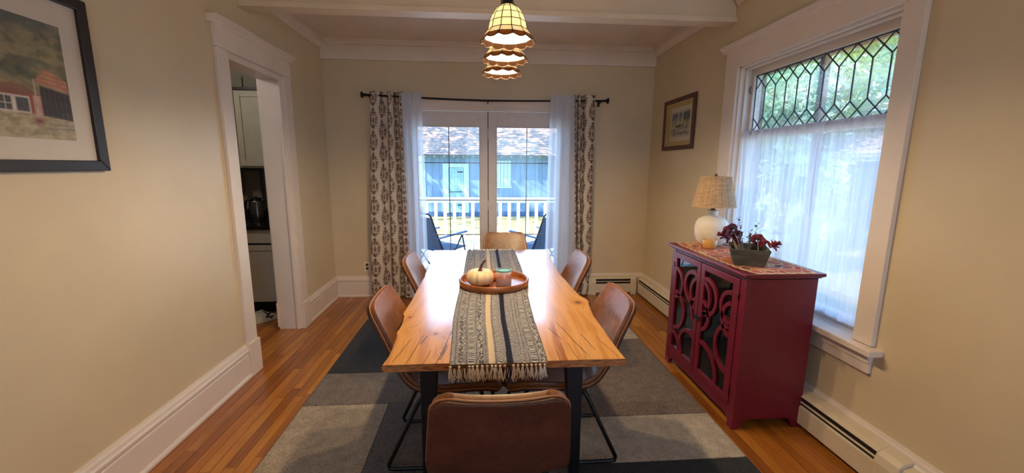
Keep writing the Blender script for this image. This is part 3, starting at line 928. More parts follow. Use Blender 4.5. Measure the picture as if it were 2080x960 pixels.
def tassel(xc, y, zc, down, kind):
    m = MB()
    mats = [M_yarnc, M_yarng, M_yarnd, M_yarnn]
    # the knot
    m.cur = {'c': 0, 'g': 1, 'd': 2, 'n': 3}[kind]
    kz = -0.008
    m.lathe([(0.001, 0.005), (0.0048, 0.003), (0.0055, 0), (0.0045, -0.004), (0.001, -0.006)], 7, (0, -0.004 if down else -0.006, kz if down else 0.0045))
    for i in range(9):
        m.cur = rt.choice({'c': (0, 0, 0, 1), 'g': (0, 1, 1, 2), 'd': (2, 2, 1, 0), 'n': (3, 3, 3, 1)}[kind])
        a = rt.uniform(-1, 1); L = rt.uniform(0.044, 0.064)
        if down:
            p = [(0.0, -0.004, kz), (a*0.006, -0.008-rt.random()*0.005, kz-L*0.3), (a*0.011+rt.uniform(-.004, .004), -0.006-rt.random()*0.006, kz-L*0.7), (a*0.013+rt.uniform(-.008, .008), -0.004-rt.random()*0.008, kz-L)]
        else:
            L *= 0.8
            p = [(0, 0, 0.0045), (a*0.006, 0.3*L, 0.007), (a*0.012, 0.65*L, 0.004+rt.random()*0.004), (a*0.016+rt.uniform(-.01, .01), L*0.9, 0.003)]
        m.tube(p, [0.0020, 0.0026, 0.0022, 0.0010], 5)
    m.build('fringe_tassel', mats, run, (xc-0.06, y-2.55, zc-TT))
kinds = 'cdcdgcccgcccgncgcgcgcgcg'
for i in range(22):
    t = (i+0.5)/22
    tassel(0.056-0.19+0.38*t+rt.uniform(-.003, .003), 1.474, TT+0.0005, True, kinds[i])
for i in range(20):
    t = (i+0.5)/20
    tassel(0.076-0.21+0.42*t+rt.uniform(-.004, .004), 3.622, TT, False, kinds[i+1])

# ------------------------------------------------------------------ tray and what stands on it
M_tray = simple('acacia_tray', rgb(150, 88, 44), 0.32, var=0.18, scale=9, aniso=(1, 6, 6), coat=0.3)
TZ = TT+0.0055
tray = thing('serving_tray', 'round wooden serving tray with a raised rim centred on the runner', 'tray', (0.070, 2.545, TZ))
tr_r = 0.222
MB().lathe([(0.0, 0.0), (tr_r-0.006, 0.0), (tr_r-0.006, 0.010), (0.0, 0.010)], 72, smooth=False).build('tray_base', M_tray, tray)
MB().lathe([(tr_r-0.016, 0.009), (tr_r-0.014, 0.036), (tr_r-0.010, 0.040), (tr_r-0.003, 0.040), (tr_r+0.001, 0.036), (tr_r-0.002, 0.0), (tr_r-0.010, 0.0)], 72).build('tray_rim', M_tray, tray)
PZ = TZ+0.0105
def pumpkin(name, label, loc, R, H, lobes, mat, stem_mat, stem_h, curl, sr, parts=True):
    t = thing(name, label, 'pumpkin', loc)
    seg, nv = lobes*10, 22; m = MB(); vs = []
    for i in range(seg):
        a = 2*PI*i/seg
        lob = 1-0.17*(1-abs(math.sin(a*lobes/2)))**2.0
        for j in range(nv):
            ph = PI*j/(nv-1)
            r = R*(math.sin(ph)**0.72)*lob if 0 < j < nv-1 else 0.0005
            z = H/2*(1-math.cos(ph)); dip = 0.20*H*math.exp(-(r/(R*0.32))**2)
            z = z-dip if ph > PI/2 else z+dip*0.5
            vs.append((r*math.cos(a), r*math.sin(a), max(z, 0)))
    fs = [(i*nv+j, ((i+1) % seg)*nv+j, ((i+1) % seg)*nv+j+1, i*nv+j+1) for i in range(seg) for j in range(nv-1)]
    m.add(vs, fs, True); zmin = min(v[2] for v in vs)
    m.v = [(x, y, z-zmin) for x, y, z in m.v]
    m.build('shell', mat, t)
    z0 = H*0.80
    pts = [(curl*(k/6)**2*0.9, 0, z0+stem_h*k/6) for k in range(7)]
    MB().tube(pts, [sr*1.9, sr*1.2, sr, sr*0.9, sr*0.85, sr*0.85, sr*0.95], 8).build('stem', stem_mat, t)
    return t
M_pk = simple('cream_pumpkin_skin', rgb(226, 208, 168), 0.42, var=0.06, scale=9)
M_stem = simple('dry_brown_stem', rgb(86, 50, 40), 0.7, var=0.2, scale=60, bump=0.4)
pumpkin('cream_pumpkin', 'small cream ribbed pumpkin with a curved brown stem on the tray', (-0.018, 2.505, PZ), 0.090, 0.104, 10, M_pk, M_stem, 0.072, 0.036, 0.0082)
M_opk = simple('orange_pumpkin_skin', rgb(206, 98, 40), 0.45, var=0.08, scale=12)
M_ostem = simple('olive_stem', rgb(120, 104, 52), 0.7, var=0.2, scale=60)
op = pumpkin('orange_pumpkin', 'tiny orange pumpkin with leaves behind the glass candle jar', (0.088, 2.585, PZ), 0.036, 0.052, 8, M_opk, M_ostem, 0.022, 0.006, 0.004)
rl = random.Random(5)
for i in range(7):
    a = rl.random()*2*PI; m = MB(); r = 0.020
    c = Vector((math.cos(a)*0.012, math.sin(a)*0.012, 0.056+rl.random()*0.012)); d = Vector((math.cos(a), math.sin(a), 0.5)).normalized()*r
    s = d.cross(Vector((0, 0, 1))).normalized()*0.008
    m.add([c, c+d*0.5+s, c+d, c+d*0.5-s], [(0, 1, 2, 3)])
    o = m.build('leaf', M_ostem, op); sm = o.modifiers.new('s', 'SOLIDIFY'); sm.thickness = 0.001
jar = thing('candle_jar', 'glass candle jar with a pale blue rim and pink label on the tray', 'candle', (0.128, 2.458, PZ))
k = N('candle_jar_glass')
v = k.coord('Object')
sepz = k.n('ShaderNodeSeparateXYZ'); k.set(sepz.inputs[0], v)
nz = k.n('ShaderNodeMath', operation='MULTIPLY_ADD', i_1=0.03); k.set(nz.inputs[0], k.noise(v, 40, 2)); k.set(nz.inputs[2], sepz.outputs[2])
cj = k.ramp(k.n('ShaderNodeMath', operation='MULTIPLY', i_0=nz.outputs[0], i_1=9.0).outputs[0], [(0.1, rgb(176, 150, 142)), (0.3, rgb(178, 186, 190)), (0.55, rgb(196, 160, 150)), (0.75, rgb(206, 130, 108)), (0.95, rgb(206, 190, 180))])
M_jar = k.surf(k.bsdf(cj, 0.12, 0, 0.6, 0.4, 0.05))
MB().lathe([(0.0, 0), (0.044, 0), (0.047, 0.004), (0.048, 0.10), (0.046, 0.102), (0.044, 0.100), (0.044, 0.085), (0.0, 0.083)], 40).build('glass_body', M_jar, jar)
M_wax = simple('pale_blue_wax', rgb(130, 206, 214), 0.35, var=0.04)
MB().lathe([(0.0, 0.0855), (0.0438, 0.0855), (0.0438, 0.096), (0.0, 0.096)], 40, smooth=False).build('wax', M_wax, jar)
MB().lathe([(0.0435, 0.099), (0.0485, 0.098), (0.0487, 0.105), (0.0465, 0.1065), (0.0438, 0.105)], 40).build('rim', simple('blue_glass_rim', rgb(120, 176, 190), 0.12), jar)

# ------------------------------------------------------------------ dining chairs
def chair_profile():
    # (y, z) centre line of the shell from front lip to top of the back
    return [(0.225, 0.405), (0.208, 0.425), (0.165, 0.436), (0.10, 0.435), (0.03, 0.430), (-0.04, 0.426), (-0.11, 0.426), (-0.175, 0.437), (-0.225, 0.468), (-0.260, 0.515), (-0.292, 0.580), (-0.322, 0.650), (-0.350, 0.715), (-0.376, 0.775), (-0.393, 0.815), (-0.402, 0.838)]
def make_chair(label):
    t = thing('dining_chair', label, 'chair')
    P = chair_profile(); n = len(P); nw = 25
    L = [0]
    for i in range(1, n): L.append(L[-1]+math.hypot(P[i][0]-P[i-1][0], P[i][1]-P[i-1][1]))
    tot = L[-1]
    NS = 84
    prof = []
    for i in range(NS):
        tq = i/(NS-1); s = tot*(0.25*tq+0.75*(0.5-0.5*math.cos(PI*tq)))
        y = float(np.interp(s, L, [p[0] for p in P])); z = float(np.interp(s, L, [p[1] for p in P]))
        prof.append((y, z, s))
    # smooth centre line
    for _ in range(3):
        prof = [prof[0]]+[((prof[i-1][0]+prof[i][0]*2+prof[i+1][0])/4, (prof[i-1][1]+prof[i][1]*2+prof[i+1][1])/4, prof[i][2]) for i in range(1, NS-1)]+[prof[-1]]
    def half(s):
        w = float(np.interp(s/tot, [0, 0.12, 0.35, 0.5, 0.62, 0.8, 1.0], [0.215, 0.228, 0.236, 0.238, 0.236, 0.219, 0.198]))
        r = 0.050
        if s < r: w -= r-math.sqrt(max(0, r*r-(r-s)**2))
        e = tot-s
        if e < r: w -= r-math.sqrt(max(0, r*r-(r-e)**2))
        return w
    def pt(i, q, off):
        y, z, s = prof[i]
        a, b = prof[max(i-1, 0)], prof[min(i+1, NS-1)]
        ty, tz = b[0]-a[0], b[1]-a[1]; l = math.hypot(ty, tz); ty /= l; tz /= l
        ny_, nz_ = tz, -ty   # points to the sitter side (up on the seat, forward on the back)
        w = half(s)
        bend = float(np.interp(s/tot, [0, 0.15, 0.45, 0.6, 0.8, 1.0], [0.0, 0.006, 0.016, 0.026, 0.024, 0.014]))
        c = bend*(abs(q)**2.4)
        return Vector((q*w, y, z))+Vector((0, ny_, nz_))*(c+off)
    def shell(off0, off1, name, mat, shrink=1.0):
        m = MB(); vs = []
        for i in range(NS):
            for j in range(nw):
                vs.append(pt(i, (2*j/(nw-1)-1)*shrink, off0))
        base = len(vs)
        for i in range(NS):
            for j in range(nw):
                vs.append(pt(i, (2*j/(nw-1)-1)*shrink, off1))
        fs = []
        for i in range(NS-1):
            for j in range(nw-1):
                a = i*nw+j
                fs.append((a, a+1, a+nw+1, a+nw)); fs.append((base+a, base+a+nw, base+a+nw+1, base+a+1))
        for i in range(NS-1):
            for j in (0, nw-1):
                a = i*nw+j; fs.append((a, a+nw, base+a+nw, base+a))
        for j in range(nw-1):
            for i in (0, NS-1):
                a = i*nw+j; fs.append((a, base+a, base+a+1, a+1))
        m.add(vs, fs, True)
        o = m.build(name, mat, t)
        return o
    shell(-0.010, 0.004, 'outer_shell', M_leather2)
    o = shell(0.003, 0.030, 'seat_pad', M_leather, 0.975)
    bv = o.modifiers.new('b', 'BEVEL'); bv.width = 0.009; bv.segments = 3; bv.limit_method = 'ANGLE'; bv.angle_limit = math.radians(50)
    # welt seam between shell and pad
    pts = [pt(i, -1, 0.006) for i in range(2, NS-1)]+[pt(NS-1, 2*j/(nw-1)-1, 0.006) for j in range(1, nw-1)]+[pt(i, 1, 0.006) for i in range(NS-2, 1, -1)]
    MB().tube(pts, 0.0035, 6).build('piping', M_stitch, t)
    # sled legs: one loop a side, splayed outwards
    for s in (-1, 1):
        p = [(s*0.14, 0.12, 0.405), (s*0.175, 0.135, 0.395), (s*0.192, 0.150, 0.36), (s*0.195, 0.235, 0.035), (s*0.195, 0.232, 0.015), (s*0.195, 0.210, 0.0105), (s*0.195, 0.0, 0.0105), (s*0.195, -0.29, 0.0105), (s*0.195, -0.318, 0.014), (s*0.195, -0.322, 0.035), (s*0.192, -0.165, 0.37), (s*0.175, -0.14, 0.398), (s*0.14, -0.12, 0.405)]
        MB().tube(p, 0.0105, 10).build('sled_leg', M_black, t)
    for y in (0.12, -0.11):
        MB().bar((-0.15, y, 0.406), (0.15, y, 0.406), 0.03, 0.008).build('cross_bar', M_black, t, bev=0.002)
    return t
ch = make_chair('tan leather dining chair at the fringed table end, its back turned to the room')
ch.location = (0.048, 1.452, RZ)
H_ = -PI/2
copy_tree(ch, (-0.146, 2.04, RZ), -PI/2, 'tan leather dining chair on the doorway side, nearer the fringed end')
copy_tree(ch, (0.347, 2.03, RZ), PI/2, 'tan leather dining chair on the cabinet side, nearer the fringed end')
copy_tree(ch, (-0.165, 2.95, RZ), -PI/2, 'tan leather dining chair on the doorway side, before the left patterned curtain')
copy_tree(ch, (0.375, 2.97, RZ), PI/2, 'tan leather dining chair on the cabinet side, before the right patterned curtain')
copy_tree(ch, (0.215, 3.62, RZ), PI, 'tan leather dining chair at the far end of the table before the glass doors')
for o in bpy.data.objects:
    if o.get('category') == 'chair': o['group'] = 'tan leather dining chairs'

# ------------------------------------------------------------------ red cabinet
M_red = simple('crimson_lacquer', rgb(112, 18, 38), 0.34, var=0.05, scale=5, bump=0.05, bscale=90)
M_redin = simple('cabinet_inside', rgb(58, 20, 28), 0.6)
cb = thing('display_cabinet', 'crimson two-door cabinet with circle fretwork glass doors below the side window', 'cabinet', (1.64, 2.51, 0))
cx0, cx1, cy0, cy1, ctz = 1.437, 1.848, 2.068, 2.948, 0.905
def cbx(a, b, name, mat=M_red, bev=0.002, par=None):
    return B((a[0]-1.64, a[1]-2.51, a[2]), (b[0]-1.64, b[1]-2.51, b[2])).build(name, mat, par or cb, bev=bev)
def side(y0, y1, name):
    # side panel with feet cut out at the bottom
    pr = [(cx0, 0), (cx0+0.045, 0), (cx0+0.052, 0.02), (cx0+0.062, 0.045), (cx0+0.075, 0.058), (cx0+0.09, 0.062), (cx1-0.09, 0.062), (cx1-0.075, 0.058), (cx1-0.062, 0.045), (cx1-0.052, 0.02), (cx1-0.045, 0), (cx1, 0), (cx1, ctz), (cx0, ctz)]
    MB().prism([(p[0]-1.64, p[1]) for p in pr], y0-2.51, y1-2.51, 1).build(name, M_red, cb, bev=0.0015)
side(cy0, cy0+0.02, 'side_panel'); side(cy1-0.02, cy1, 'side_panel')
cbx((cx1-0.008, cy0+0.02, 0.06), (cx1, cy1-0.02, ctz), 'back_panel', M_redin, 0)
cbx((cx0+0.02, cy0+0.02, 0.115), (cx1-0.008, cy1-0.02, 0.133), 'bottom_panel', M_redin, 0)
for z in (0.36, 0.61): cbx((cx0+0.05, cy0+0.02, z), (cx1-0.008, cy1-0.02, z+0.016), 'shelf', M_redin, 0.001)
cbx((cx0+0.001, cy0+0.02, 0.888), (cx0+0.02, cy1-0.02, ctz), 'face_rail')
cbx((cx0-0.002, cy0-0.0015, 0.0), (cx0+0.022, cy0+0.052, ctz-0.001), 'face_post'); cbx((cx0-0.002, cy1-0.052, 0.0), (cx0+0.022, cy1+0.0015, ctz-0.001), 'face_post')
pr = [(cy0+0.05, 0.0), (cy0+0.075, 0.0)]
pl = [(cy0+0.05, 0.02), (cy0+0.062, 0.040), (cy0+0.085, 0.055), (cy0+0.11, 0.060), (cy1-0.11, 0.060), (cy1-0.085, 0.055), (cy1-0.062, 0.040), (cy1-0.05, 0.02), (cy1-0.05, 0.126), (cy0+0.05, 0.126)]
MB().prism([(p[0]-2.51, p[1]) for p in pl], cx0+0.001-1.64, cx0+0.018-1.64, 0).build('apron', M_red, cb, bev=0.0015)
# stepped top
steps = [(0.000, 0.897, 0.905), (0.010, 0.905, 0.912), (0.020, 0.912, 0.918), (0.034, 0.918, 0.937)]
m = MB()
for e, a, b in steps[:-1]:
    m.box((cx0-e-1.64, cy0-e-2.51, a), (cx1+min(e, 0.012)-1.64, cy1+e-2.51, b))
m.build('top_moulding', M_red, cb, bev=0.002)
cbx((cx0-0.034, cy0-0.034, 0.918), (cx1+0.016, cy1+0.034, 0.937), 'cabinet_top', bev=0.005)
ring_w = 0.026
def ring_strip(m, cy, cz, R, ylo, yhi, zlo, zhi, x0, x1):
    n = 72
    def ok(a):
        y, z = cy+math.cos(a)*(R-ring_w/2), cz+math.sin(a)*(R-ring_w/2)
        return ylo-0.004 <= y <= yhi+0.004 and zlo-0.004 <= z <= zhi+0.004
    for i in range(n):
        a0, a1 = 2*PI*i/n, 2*PI*(i+1)/n
        if not (ok(a0) and ok(a1)): continue
        p = []
        for x in (x0, x1):
            for a, r in ((a0, R-ring_w), (a1, R-ring_w), (a1, R), (a0, R)):
                p.append((x, cy+math.cos(a)*r, cz+math.sin(a)*r))
        m.add(p, [(0, 3, 2, 1), (4, 5, 6, 7), (0, 1, 5, 4), (3, 7, 6, 2)])
rings_near = [(2.45, .68, .128), (2.527, .66, .132), (2.19, .693, .107), (2.505, .545, .112), (2.17, .44, .155), (2.155, .625, .118), (2.46, .18, .197)]
rings_far = [(2.875, .66, .120), (2.86, .455, .150), (2.625, .69, .118), (2.527, .66, .132), (2.635, .25, .130), (2.868, .17, .125), (2.52, .545, .112)]
for (y0, y1, oy0, oy1, rings, nm) in ((2.122, 2.526, 2.178, 2.482, rings_near, 'near'), (2.534, 2.896, 2.574, 2.866, rings_far, 'far')):
    dr = bpy.data.objects.new('door', None); COL.objects.link(dr); dr.parent = cb
    zb, zt, oz0, oz1 = 0.132, 0.886, 0.168, 0.846
    dx0, dx1 = cx0-0.006, cx0+0.014
    def bb(a, b, name): return cbx(a, b, name, M_red, 0.0015, dr)
    bb((dx0, y0, zb), (dx1, oy0, zt), 'stile'); bb((dx0, oy1, zb), (dx1, y1, zt), 'stile')
    bb((dx0, oy0, zb), (dx1, oy1, oz0), 'bottom_rail'); bb((dx0, oy0, oz1), (dx1, oy1, zt), 'top_rail')
    for (yc, zc, R) in rings:
        m = MB(); ring_strip(m, yc-2.51, zc, R, oy0-2.51, oy1-2.51, oz0, oz1, dx0+0.001-1.64, dx1-0.006-1.64)
        if m.f: m.build('fretwork_ring', M_red, dr)
    cbx((cx0+0.008, oy0, oz0), (cx0+0.011, oy1, oz1), 'glass_pane', M_cabglass, 0, dr)
    yp = 2.548 if nm == 'far' else 2.500
    m = MB()
    for q in range(4):
        a = PI/4+q*PI/2
        m.lathe([(0.001, 0.0), (0.009, 0.001), (0.008, 0.003), (0.001, 0.004)], 10, (0, 0, 0))
        k0 = len(m.v)-40
        for ii in range(k0, len(m.v)):
            x_, y_, z_ = m.v[ii]; m.v[ii] = (-z_, y_+math.cos(a)*0.010, x_+math.sin(a)*0.010)
    m.tube([(-0.004, 0, 0.004), (-0.014, 0, 0.002), (-0.014, 0, -0.016), (-0.006, 0, -0.024)], 0.003, 8)
    m.build('pull', M_black, dr, (dx0-1.64, yp-2.51, 0.515))
    for zz in (0.22, 0.79):
        yh = y0-0.001 if nm == 'near' else y1+0.001
        MB().tube([(dx0-0.001-1.64, yh-2.51, zz-0.02), (dx0-0.001-1.64, yh-2.51, zz+0.02)], 0.003, 8).build('hinge', M_black, dr)
CT = 0.9372

# items inside the cabinet
M_china = simple('white_china', rgb(220, 216, 210), 0.2)
M_bluech = simple('blue_patterned_china', rgb(96, 130, 180), 0.25, var=0.35, scale=60)
def bowl(loc, r, h, mat, label, grp=None):
    o = MB().lathe([(0.0, 0.0), (r*0.45, 0.0), (r*0.5, 0.006), (r*0.85, h*0.5), (r, h), (r-0.004, h), (r*0.8, h*0.5), (r*0.45, 0.012), (0.0, 0.012)], 28).build('bowl', mat, None, loc)
    return tag(o, label, 'bowl', grp)
bowl((1.60, 2.80, 0.6265), 0.075, 0.14, M_bluech, 'tall blue patterned bowl on the upper shelf inside the red cabinet')

# ------------------------------------------------------------------ autumn lace runner on the cabinet
M_lace = attr_mat('autumn_lace_print', rough=0.85, spec=0.2, var=0.12, nscale=220, bump=0.3, bscale=400)
ln, lw = 300, 150
ly = np.linspace(0, 1, ln); lu = np.linspace(-1, 1, lw)
y0l, y1l = 2.045, 2.972
YY = np.repeat((y0l+(y1l-y0l)*ly)[:, None], lw, 1)
sc = 0.010*np.abs(np.sin((y0l+(y1l-y0l)*ly)*PI/0.062))
endt = np.clip(np.minimum(ly, 1-ly)/0.14, 0, 1)**0.5
hwid = (0.150+0.040*endt)+sc
XX = 1.640+lu[None, :]*hwid[:, None]
YY = YY+0.010*np.abs(np.sin(lu*PI*2.5))[None, :]*np.sign(0.5-ly)[:, None]*(-1)*(np.abs(ly-0.5) > 0.48)[:, None]
cL = np.zeros((ln, lw, 3))+np.array(rgb(196, 128, 100)[:3])
cL = lay(cL, sstep(0.4, 0.6, fbm(XX*14, YY*60, 5, 3))*0.6, rgb(168, 84, 66))
rr = random.Random(11)
for i in range(60):
    cx_, cy_ = rr.uniform(1.46, 1.82), rr.uniform(y0l, y1l)
    a = rr.uniform(0, PI); ra, rb = rr.uniform(.03, .055), rr.uniform(.016, .028)
    dx, dy = XX-cx_, YY-cy_
    p, q = dx*math.cos(a)+dy*math.sin(a), -dx*math.sin(a)+dy*math.cos(a)
    d = np.sqrt((p/ra)**2+(q/rb)**2)
    c_ = rr.choice([rgb(178, 84, 44), rgb(204, 120, 60), rgb(168, 62, 52), rgb(214, 170, 104), rgb(120, 74, 62), rgb(190, 96, 76)])
    cL = lay(cL, sstep(1.0, 0.93, d), c_)
    cL = lay(cL, sstep(1.14, 1.08, d)*sstep(0.94, 0.98, d), rgb(236, 222, 200))
edge = hwid[:, None]-np.abs(XX-1.640)
cL = lay(cL, sstep(0.016, 0.010, edge), rgb(232, 206, 160))
cL = lay(cL, sstep(0.005, 0.0035, np.abs(edge-0.013))*0.5, rgb(120, 60, 40))
endd = np.minimum(YY-y0l, y1l-YY)
cL = lay(cL, sstep(0.014, 0.009, endd), rgb(232, 206, 160))
ZZ = CT+0.0022+0.0012*(fbm(XX*20, YY*20, 91, 3)-0.5)
lr = grid_obj('lace_runner', XX, YY, ZZ, M_lace, None, cL)
s_ = lr.modifiers.new('s', 'SOLIDIFY'); s_.thickness = 0.001; s_.offset = -1
tag(lr, 'rust and cream leaf-patterned runner with scalloped lace edge on top of the red cabinet', 'table runner')

# ------------------------------------------------------------------ table lamp
LZ = CT+0.0035
lampx, lampy = 1.672, 2.865
tl = thing('table_lamp', 'white ceramic gourd table lamp with woven beige shade on the red cabinet', 'lamp', (lampx, lampy, LZ))
M_cer = simple('white_matte_ceramic', rgb(222, 216, 206), 0.55, var=0.03, scale=30, bump=0.15, bscale=200)
MB().lathe([(0.0, 0), (0.066, 0.0), (0.074, 0.004), (0.092, 0.026), (0.107, 0.058), (0.114, 0.092), (0.115, 0.130), (0.108, 0.165), (0.092, 0.190), (0.066, 0.205), (0.040, 0.213), (0.034, 0.222), (0.033, 0.245), (0.037, 0.252), (0.035, 0.256), (0.0, 0.256)], 48).build('lamp_body', M_cer, tl)
M_brass = simple('antique_brass', rgb(130, 104, 70), 0.35, 1.0)
MB().lathe([(0.0, 0.256), (0.018, 0.256), (0.018, 0.262), (0.012, 0.268), (0.015, 0.276), (0.015, 0.30), (0.0, 0.302)], 20).build('socket', M_brass, tl)
m = MB()
for s in (-1, 1):
    m.tube([(s*0.012, 0, 0.268), (s*0.05, 0, 0.30), (s*0.055, 0, 0.40), (s*0.03, 0, 0.485), (0, 0, 0.50)], 0.0018, 6)
m.build('harp', M_brass, tl)
MB().lathe([(0.0, 0.498), (0.006, 0.498), (0.010, 0.506), (0.010, 0.512), (0.004, 0.518), (0.0, 0.518)], 16).build('finial', M_brass, tl)
k = N('woven_raffia_shade')
tc = k.n('ShaderNodeTexCoord'); sx = k.n('ShaderNodeSeparateXYZ'); k.set(sx.inputs[0], tc.outputs['Object'])
at = k.n('ShaderNodeMath', operation='ARCTAN2'); k.set(at.inputs[0], sx.outputs[1]); k.set(at.inputs[1], sx.outputs[0])
wv = k.n('ShaderNodeMath', operation='SINE', i_0=k.n('ShaderNodeMath', operation='MULTIPLY', i_0=sx.outputs[2], i_1=1100.0).outputs[0])
wa = k.n('ShaderNodeMath', operation='SINE', i_0=k.n('ShaderNodeMath', operation='MULTIPLY', i_0=at.outputs[0], i_1=150.0).outputs[0])
ww = k.n('ShaderNodeMath', operation='MULTIPLY', i_0=wv.outputs[0], i_1=wa.outputs[0])
cv = k.n('ShaderNodeCombineXYZ'); k.set(cv.inputs[0], at.outputs[0]); k.set(cv.inputs[2], k.n('ShaderNodeMath', operation='MULTIPLY', i_0=sx.outputs[2], i_1=26.0).outputs[0])
f = k.noise(cv.outputs[0], 2.6, 4, 0.7)
cv2 = k.n('ShaderNodeCombineXYZ'); k.set(cv2.inputs[0], at.outputs[0])
f2 = k.noise(cv2.outputs[0], 9, 3, 0.7)
c1 = k.ramp(f, [(0.3, rgb(170, 132, 96)), (0.5, rgb(206, 176, 138)), (0.7, rgb(228, 204, 170))])
c2 = k.mix(0.4, c1, k.ramp(f2, [(0.35, rgb(168, 130, 96)), (0.65, rgb(230, 208, 176))]))
bs = k.bsdf(c2, 0.8, 0, 0.2, normal=k.bump(ww.outputs[0], 0.4, 0.002))
tlb = k.n('ShaderNodeBsdfTranslucent'); k.set(tlb.inputs[0], c2)
mx = k.n('ShaderNodeMixShader', i_0=0.3); k.t.links.new(bs, mx.inputs[1]); k.t.links.new(tlb.outputs[0], mx.inputs[2])
M_shade = k.surf(mx.outputs[0])
MB().lathe([(0.150, 0.283), (0.146, 0.300), (0.133, 0.360), (0.116, 0.430), (0.101, 0.497), (0.099, 0.497), (0.114, 0.430), (0.131, 0.360), (0.144, 0.300), (0.148, 0.283)], 64).build('lamp_shade', M_shade, tl)
m = MB()
for r, z in ((0.1495, 0.284), (0.1005, 0.497)):
    m.tube([(r*math.cos(a*PI/24), r*math.sin(a*PI/24), z) for a in range(48)], 0.003, 6, closed=True)
m.build('shade_rim', simple('shade_rim_cord', rgb(196, 166, 130), 0.8), tl)
m = MB()
for a in (0, 2*PI/3, 4*PI/3): m.tube([(0, 0, 0.499), (0.099*math.cos(a), 0.099*math.sin(a), 0.495)], 0.0015, 5)
m.build('spider', M_brass, tl)

# small candle
cd_ = thing('votive_candle', 'small amber votive candle in front of the white lamp on the cabinet', 'candle', (1.600, 2.745, LZ))
M_amb = simple('amber_wax_glass', rgb(206, 160, 92), 0.3, var=0.05, coat=0.3)
MB().lathe([(0.0, 0), (0.041, 0), (0.045, 0.006), (0.049, 0.060), (0.047, 0.062), (0.044, 0.053), (0.0, 0.051)], 28).build('candle_cup', M_amb, cd_)
MB().tube([(0, 0, 0.050), (0.001, 0, 0.060)], 0.001, 5).build('wick', M_black, cd_)

# ------------------------------------------------------------------ wooden trug with dried flowers
TR = -0.50
M_trug = simple('dark_weathered_wood', rgb(78, 76, 66), 0.75, var=0.22, scale=8, aniso=(1, 1, 5), bump=0.3, bscale=50)
bx = thing('wooden_trug', 'dark grey flared wooden trug with a centre handle post on the cabinet runner', 'trug', (1.590, 2.312, LZ), rz=TR)
def board(p, t_, name):  # four corners + inward thickness
    a, b, c, d = [Vector(q) for q in p]; nrm = (b-a).cross(d-a).normalized()*t_
    MB().hexa([a, b, b+nrm, a+nrm, d, c, c+nrm, d+nrm]).build(name, M_trug, bx, bev=0.001)
bw_, bl_, tw_, tl_, bh = 0.079, 0.112, 0.103, 0.132, 0.095
board([(-bw_, -bl_, 0), (bw_, -bl_, 0), (tw_, -tl_, bh), (-tw_, -tl_, bh)], -0.008, 'front_board')
board([(-bw_, bl_, 0), (bw_, bl_, 0), (tw_, tl_, bh), (-tw_, tl_, bh)], 0.008, 'rear_board')
board([(-bw_, -bl_, 0), (-bw_, bl_, 0), (-tw_, tl_, bh), (-tw_, -tl_, bh)], 0.008, 'side_board')
board([(bw_, -bl_, 0), (bw_, bl_, 0), (tw_, tl_, bh), (tw_, -tl_, bh)], -0.008, 'side_board')
B((-bw_, -bl_, 0.0), (bw_, bl_, 0.008)).build('bottom_board', M_trug, bx)
MB().bar((0, -0.03, 0.008), (0, -0.03, 0.180), 0.010, 0.018, (0, 1, 0)).build('handle_post', M_trug, bx, bev=0.001)
M_stk = simple('dry_flower_stem', rgb(150, 132, 112), 0.85, var=0.2, scale=60)
M_rose = simple('dried_rose_petal', rgb(104, 24, 40), 0.75, var=0.3, scale=40, bump=0.3)
M_rose2 = simple('faded_rose_petal', rgb(134, 48, 66), 0.75, var=0.3, scale=40, bump=0.3)
M_euc = simple('dried_grey_leaf', rgb(92, 96, 90), 0.8, var=0.2, scale=40)
MR = Matrix.Rotation(TR, 3, 'Z')
def wp(p): return Vector((1.590, 2.312, LZ))+MR @ Vector(p)
def rose(root_p, mid_p, head_p, R, mat, label, seed):
    r_ = random.Random(seed)
    a, b, c = wp(root_p), wp(mid_p), wp(head_p)
    t = thing('dried_rose', label, 'flower', tuple(a), group='dried roses in the trug')
    pts = []
    for i in range(9):
        s = i/8; p = a*(1-s)**2+b*2*s*(1-s)+c*s*s
        pts.append(p-a+Vector((r_.uniform(-1, 1), r_.uniform(-1, 1), 0))*0.0015)
    MB().tube(pts, [0.0032-0.0012*i/8 for i in range(9)], 6).build('stem', M_stk, t)
    ax = (pts[-1]-pts[-2]).normalized()
    q = ax.to_track_quat('Z', 'Y').to_matrix()
    for i in range(16):
        ring_ = i//5; ang = r_.random()*6.28+i*2.4
        rr_ = R*(0.25+0.25*ring_); op = 0.25+0.28*ring_
        m = MB(); vs = []
        nu, nv = 6, 5
        for iu in range(nu):
            for iv in range(nv):
                uu = (iu/(nu-1)-0.5)*1.5; vv = iv/(nv-1)
                rad = rr_*(0.35+0.75*vv)*(1+0.12*r_.uniform(-1, 1)*vv)
                zz = R*(0.0+1.15*vv*(1-0.30*ring_))-op*R*0.3*vv**3+0.05*R*math.sin(uu*6)
                vs.append(tuple(pts[-1]+q @ Vector((rad*math.cos(ang+uu), rad*math.sin(ang+uu), zz-0.2*R))))
        fs = [(iu*nv+iv, (iu+1)*nv+iv, (iu+1)*nv+iv+1, iu*nv+iv+1) for iu in range(nu-1) for iv in range(nv-1)]
        m.add(vs, fs, True)
        o = m.build('petal', mat, t); sm = o.modifiers.new('s', 'SOLIDIFY'); sm.thickness = 0.0012
    return t
rose((-0.050, -0.10, 0.012), (-0.060, -0.06, 0.150), (-0.128, -0.045, 0.158), 0.050, M_rose, 'dark dried rose drooping past the lamp-side corner of the trug', 1)
rose((-0.035, -0.08, 0.012), (-0.060, -0.03, 0.18), (-0.100, 0.015, 0.180), 0.056, M_rose, 'largest dark dried rose, on top of the bunch at the lamp-side corner', 2)
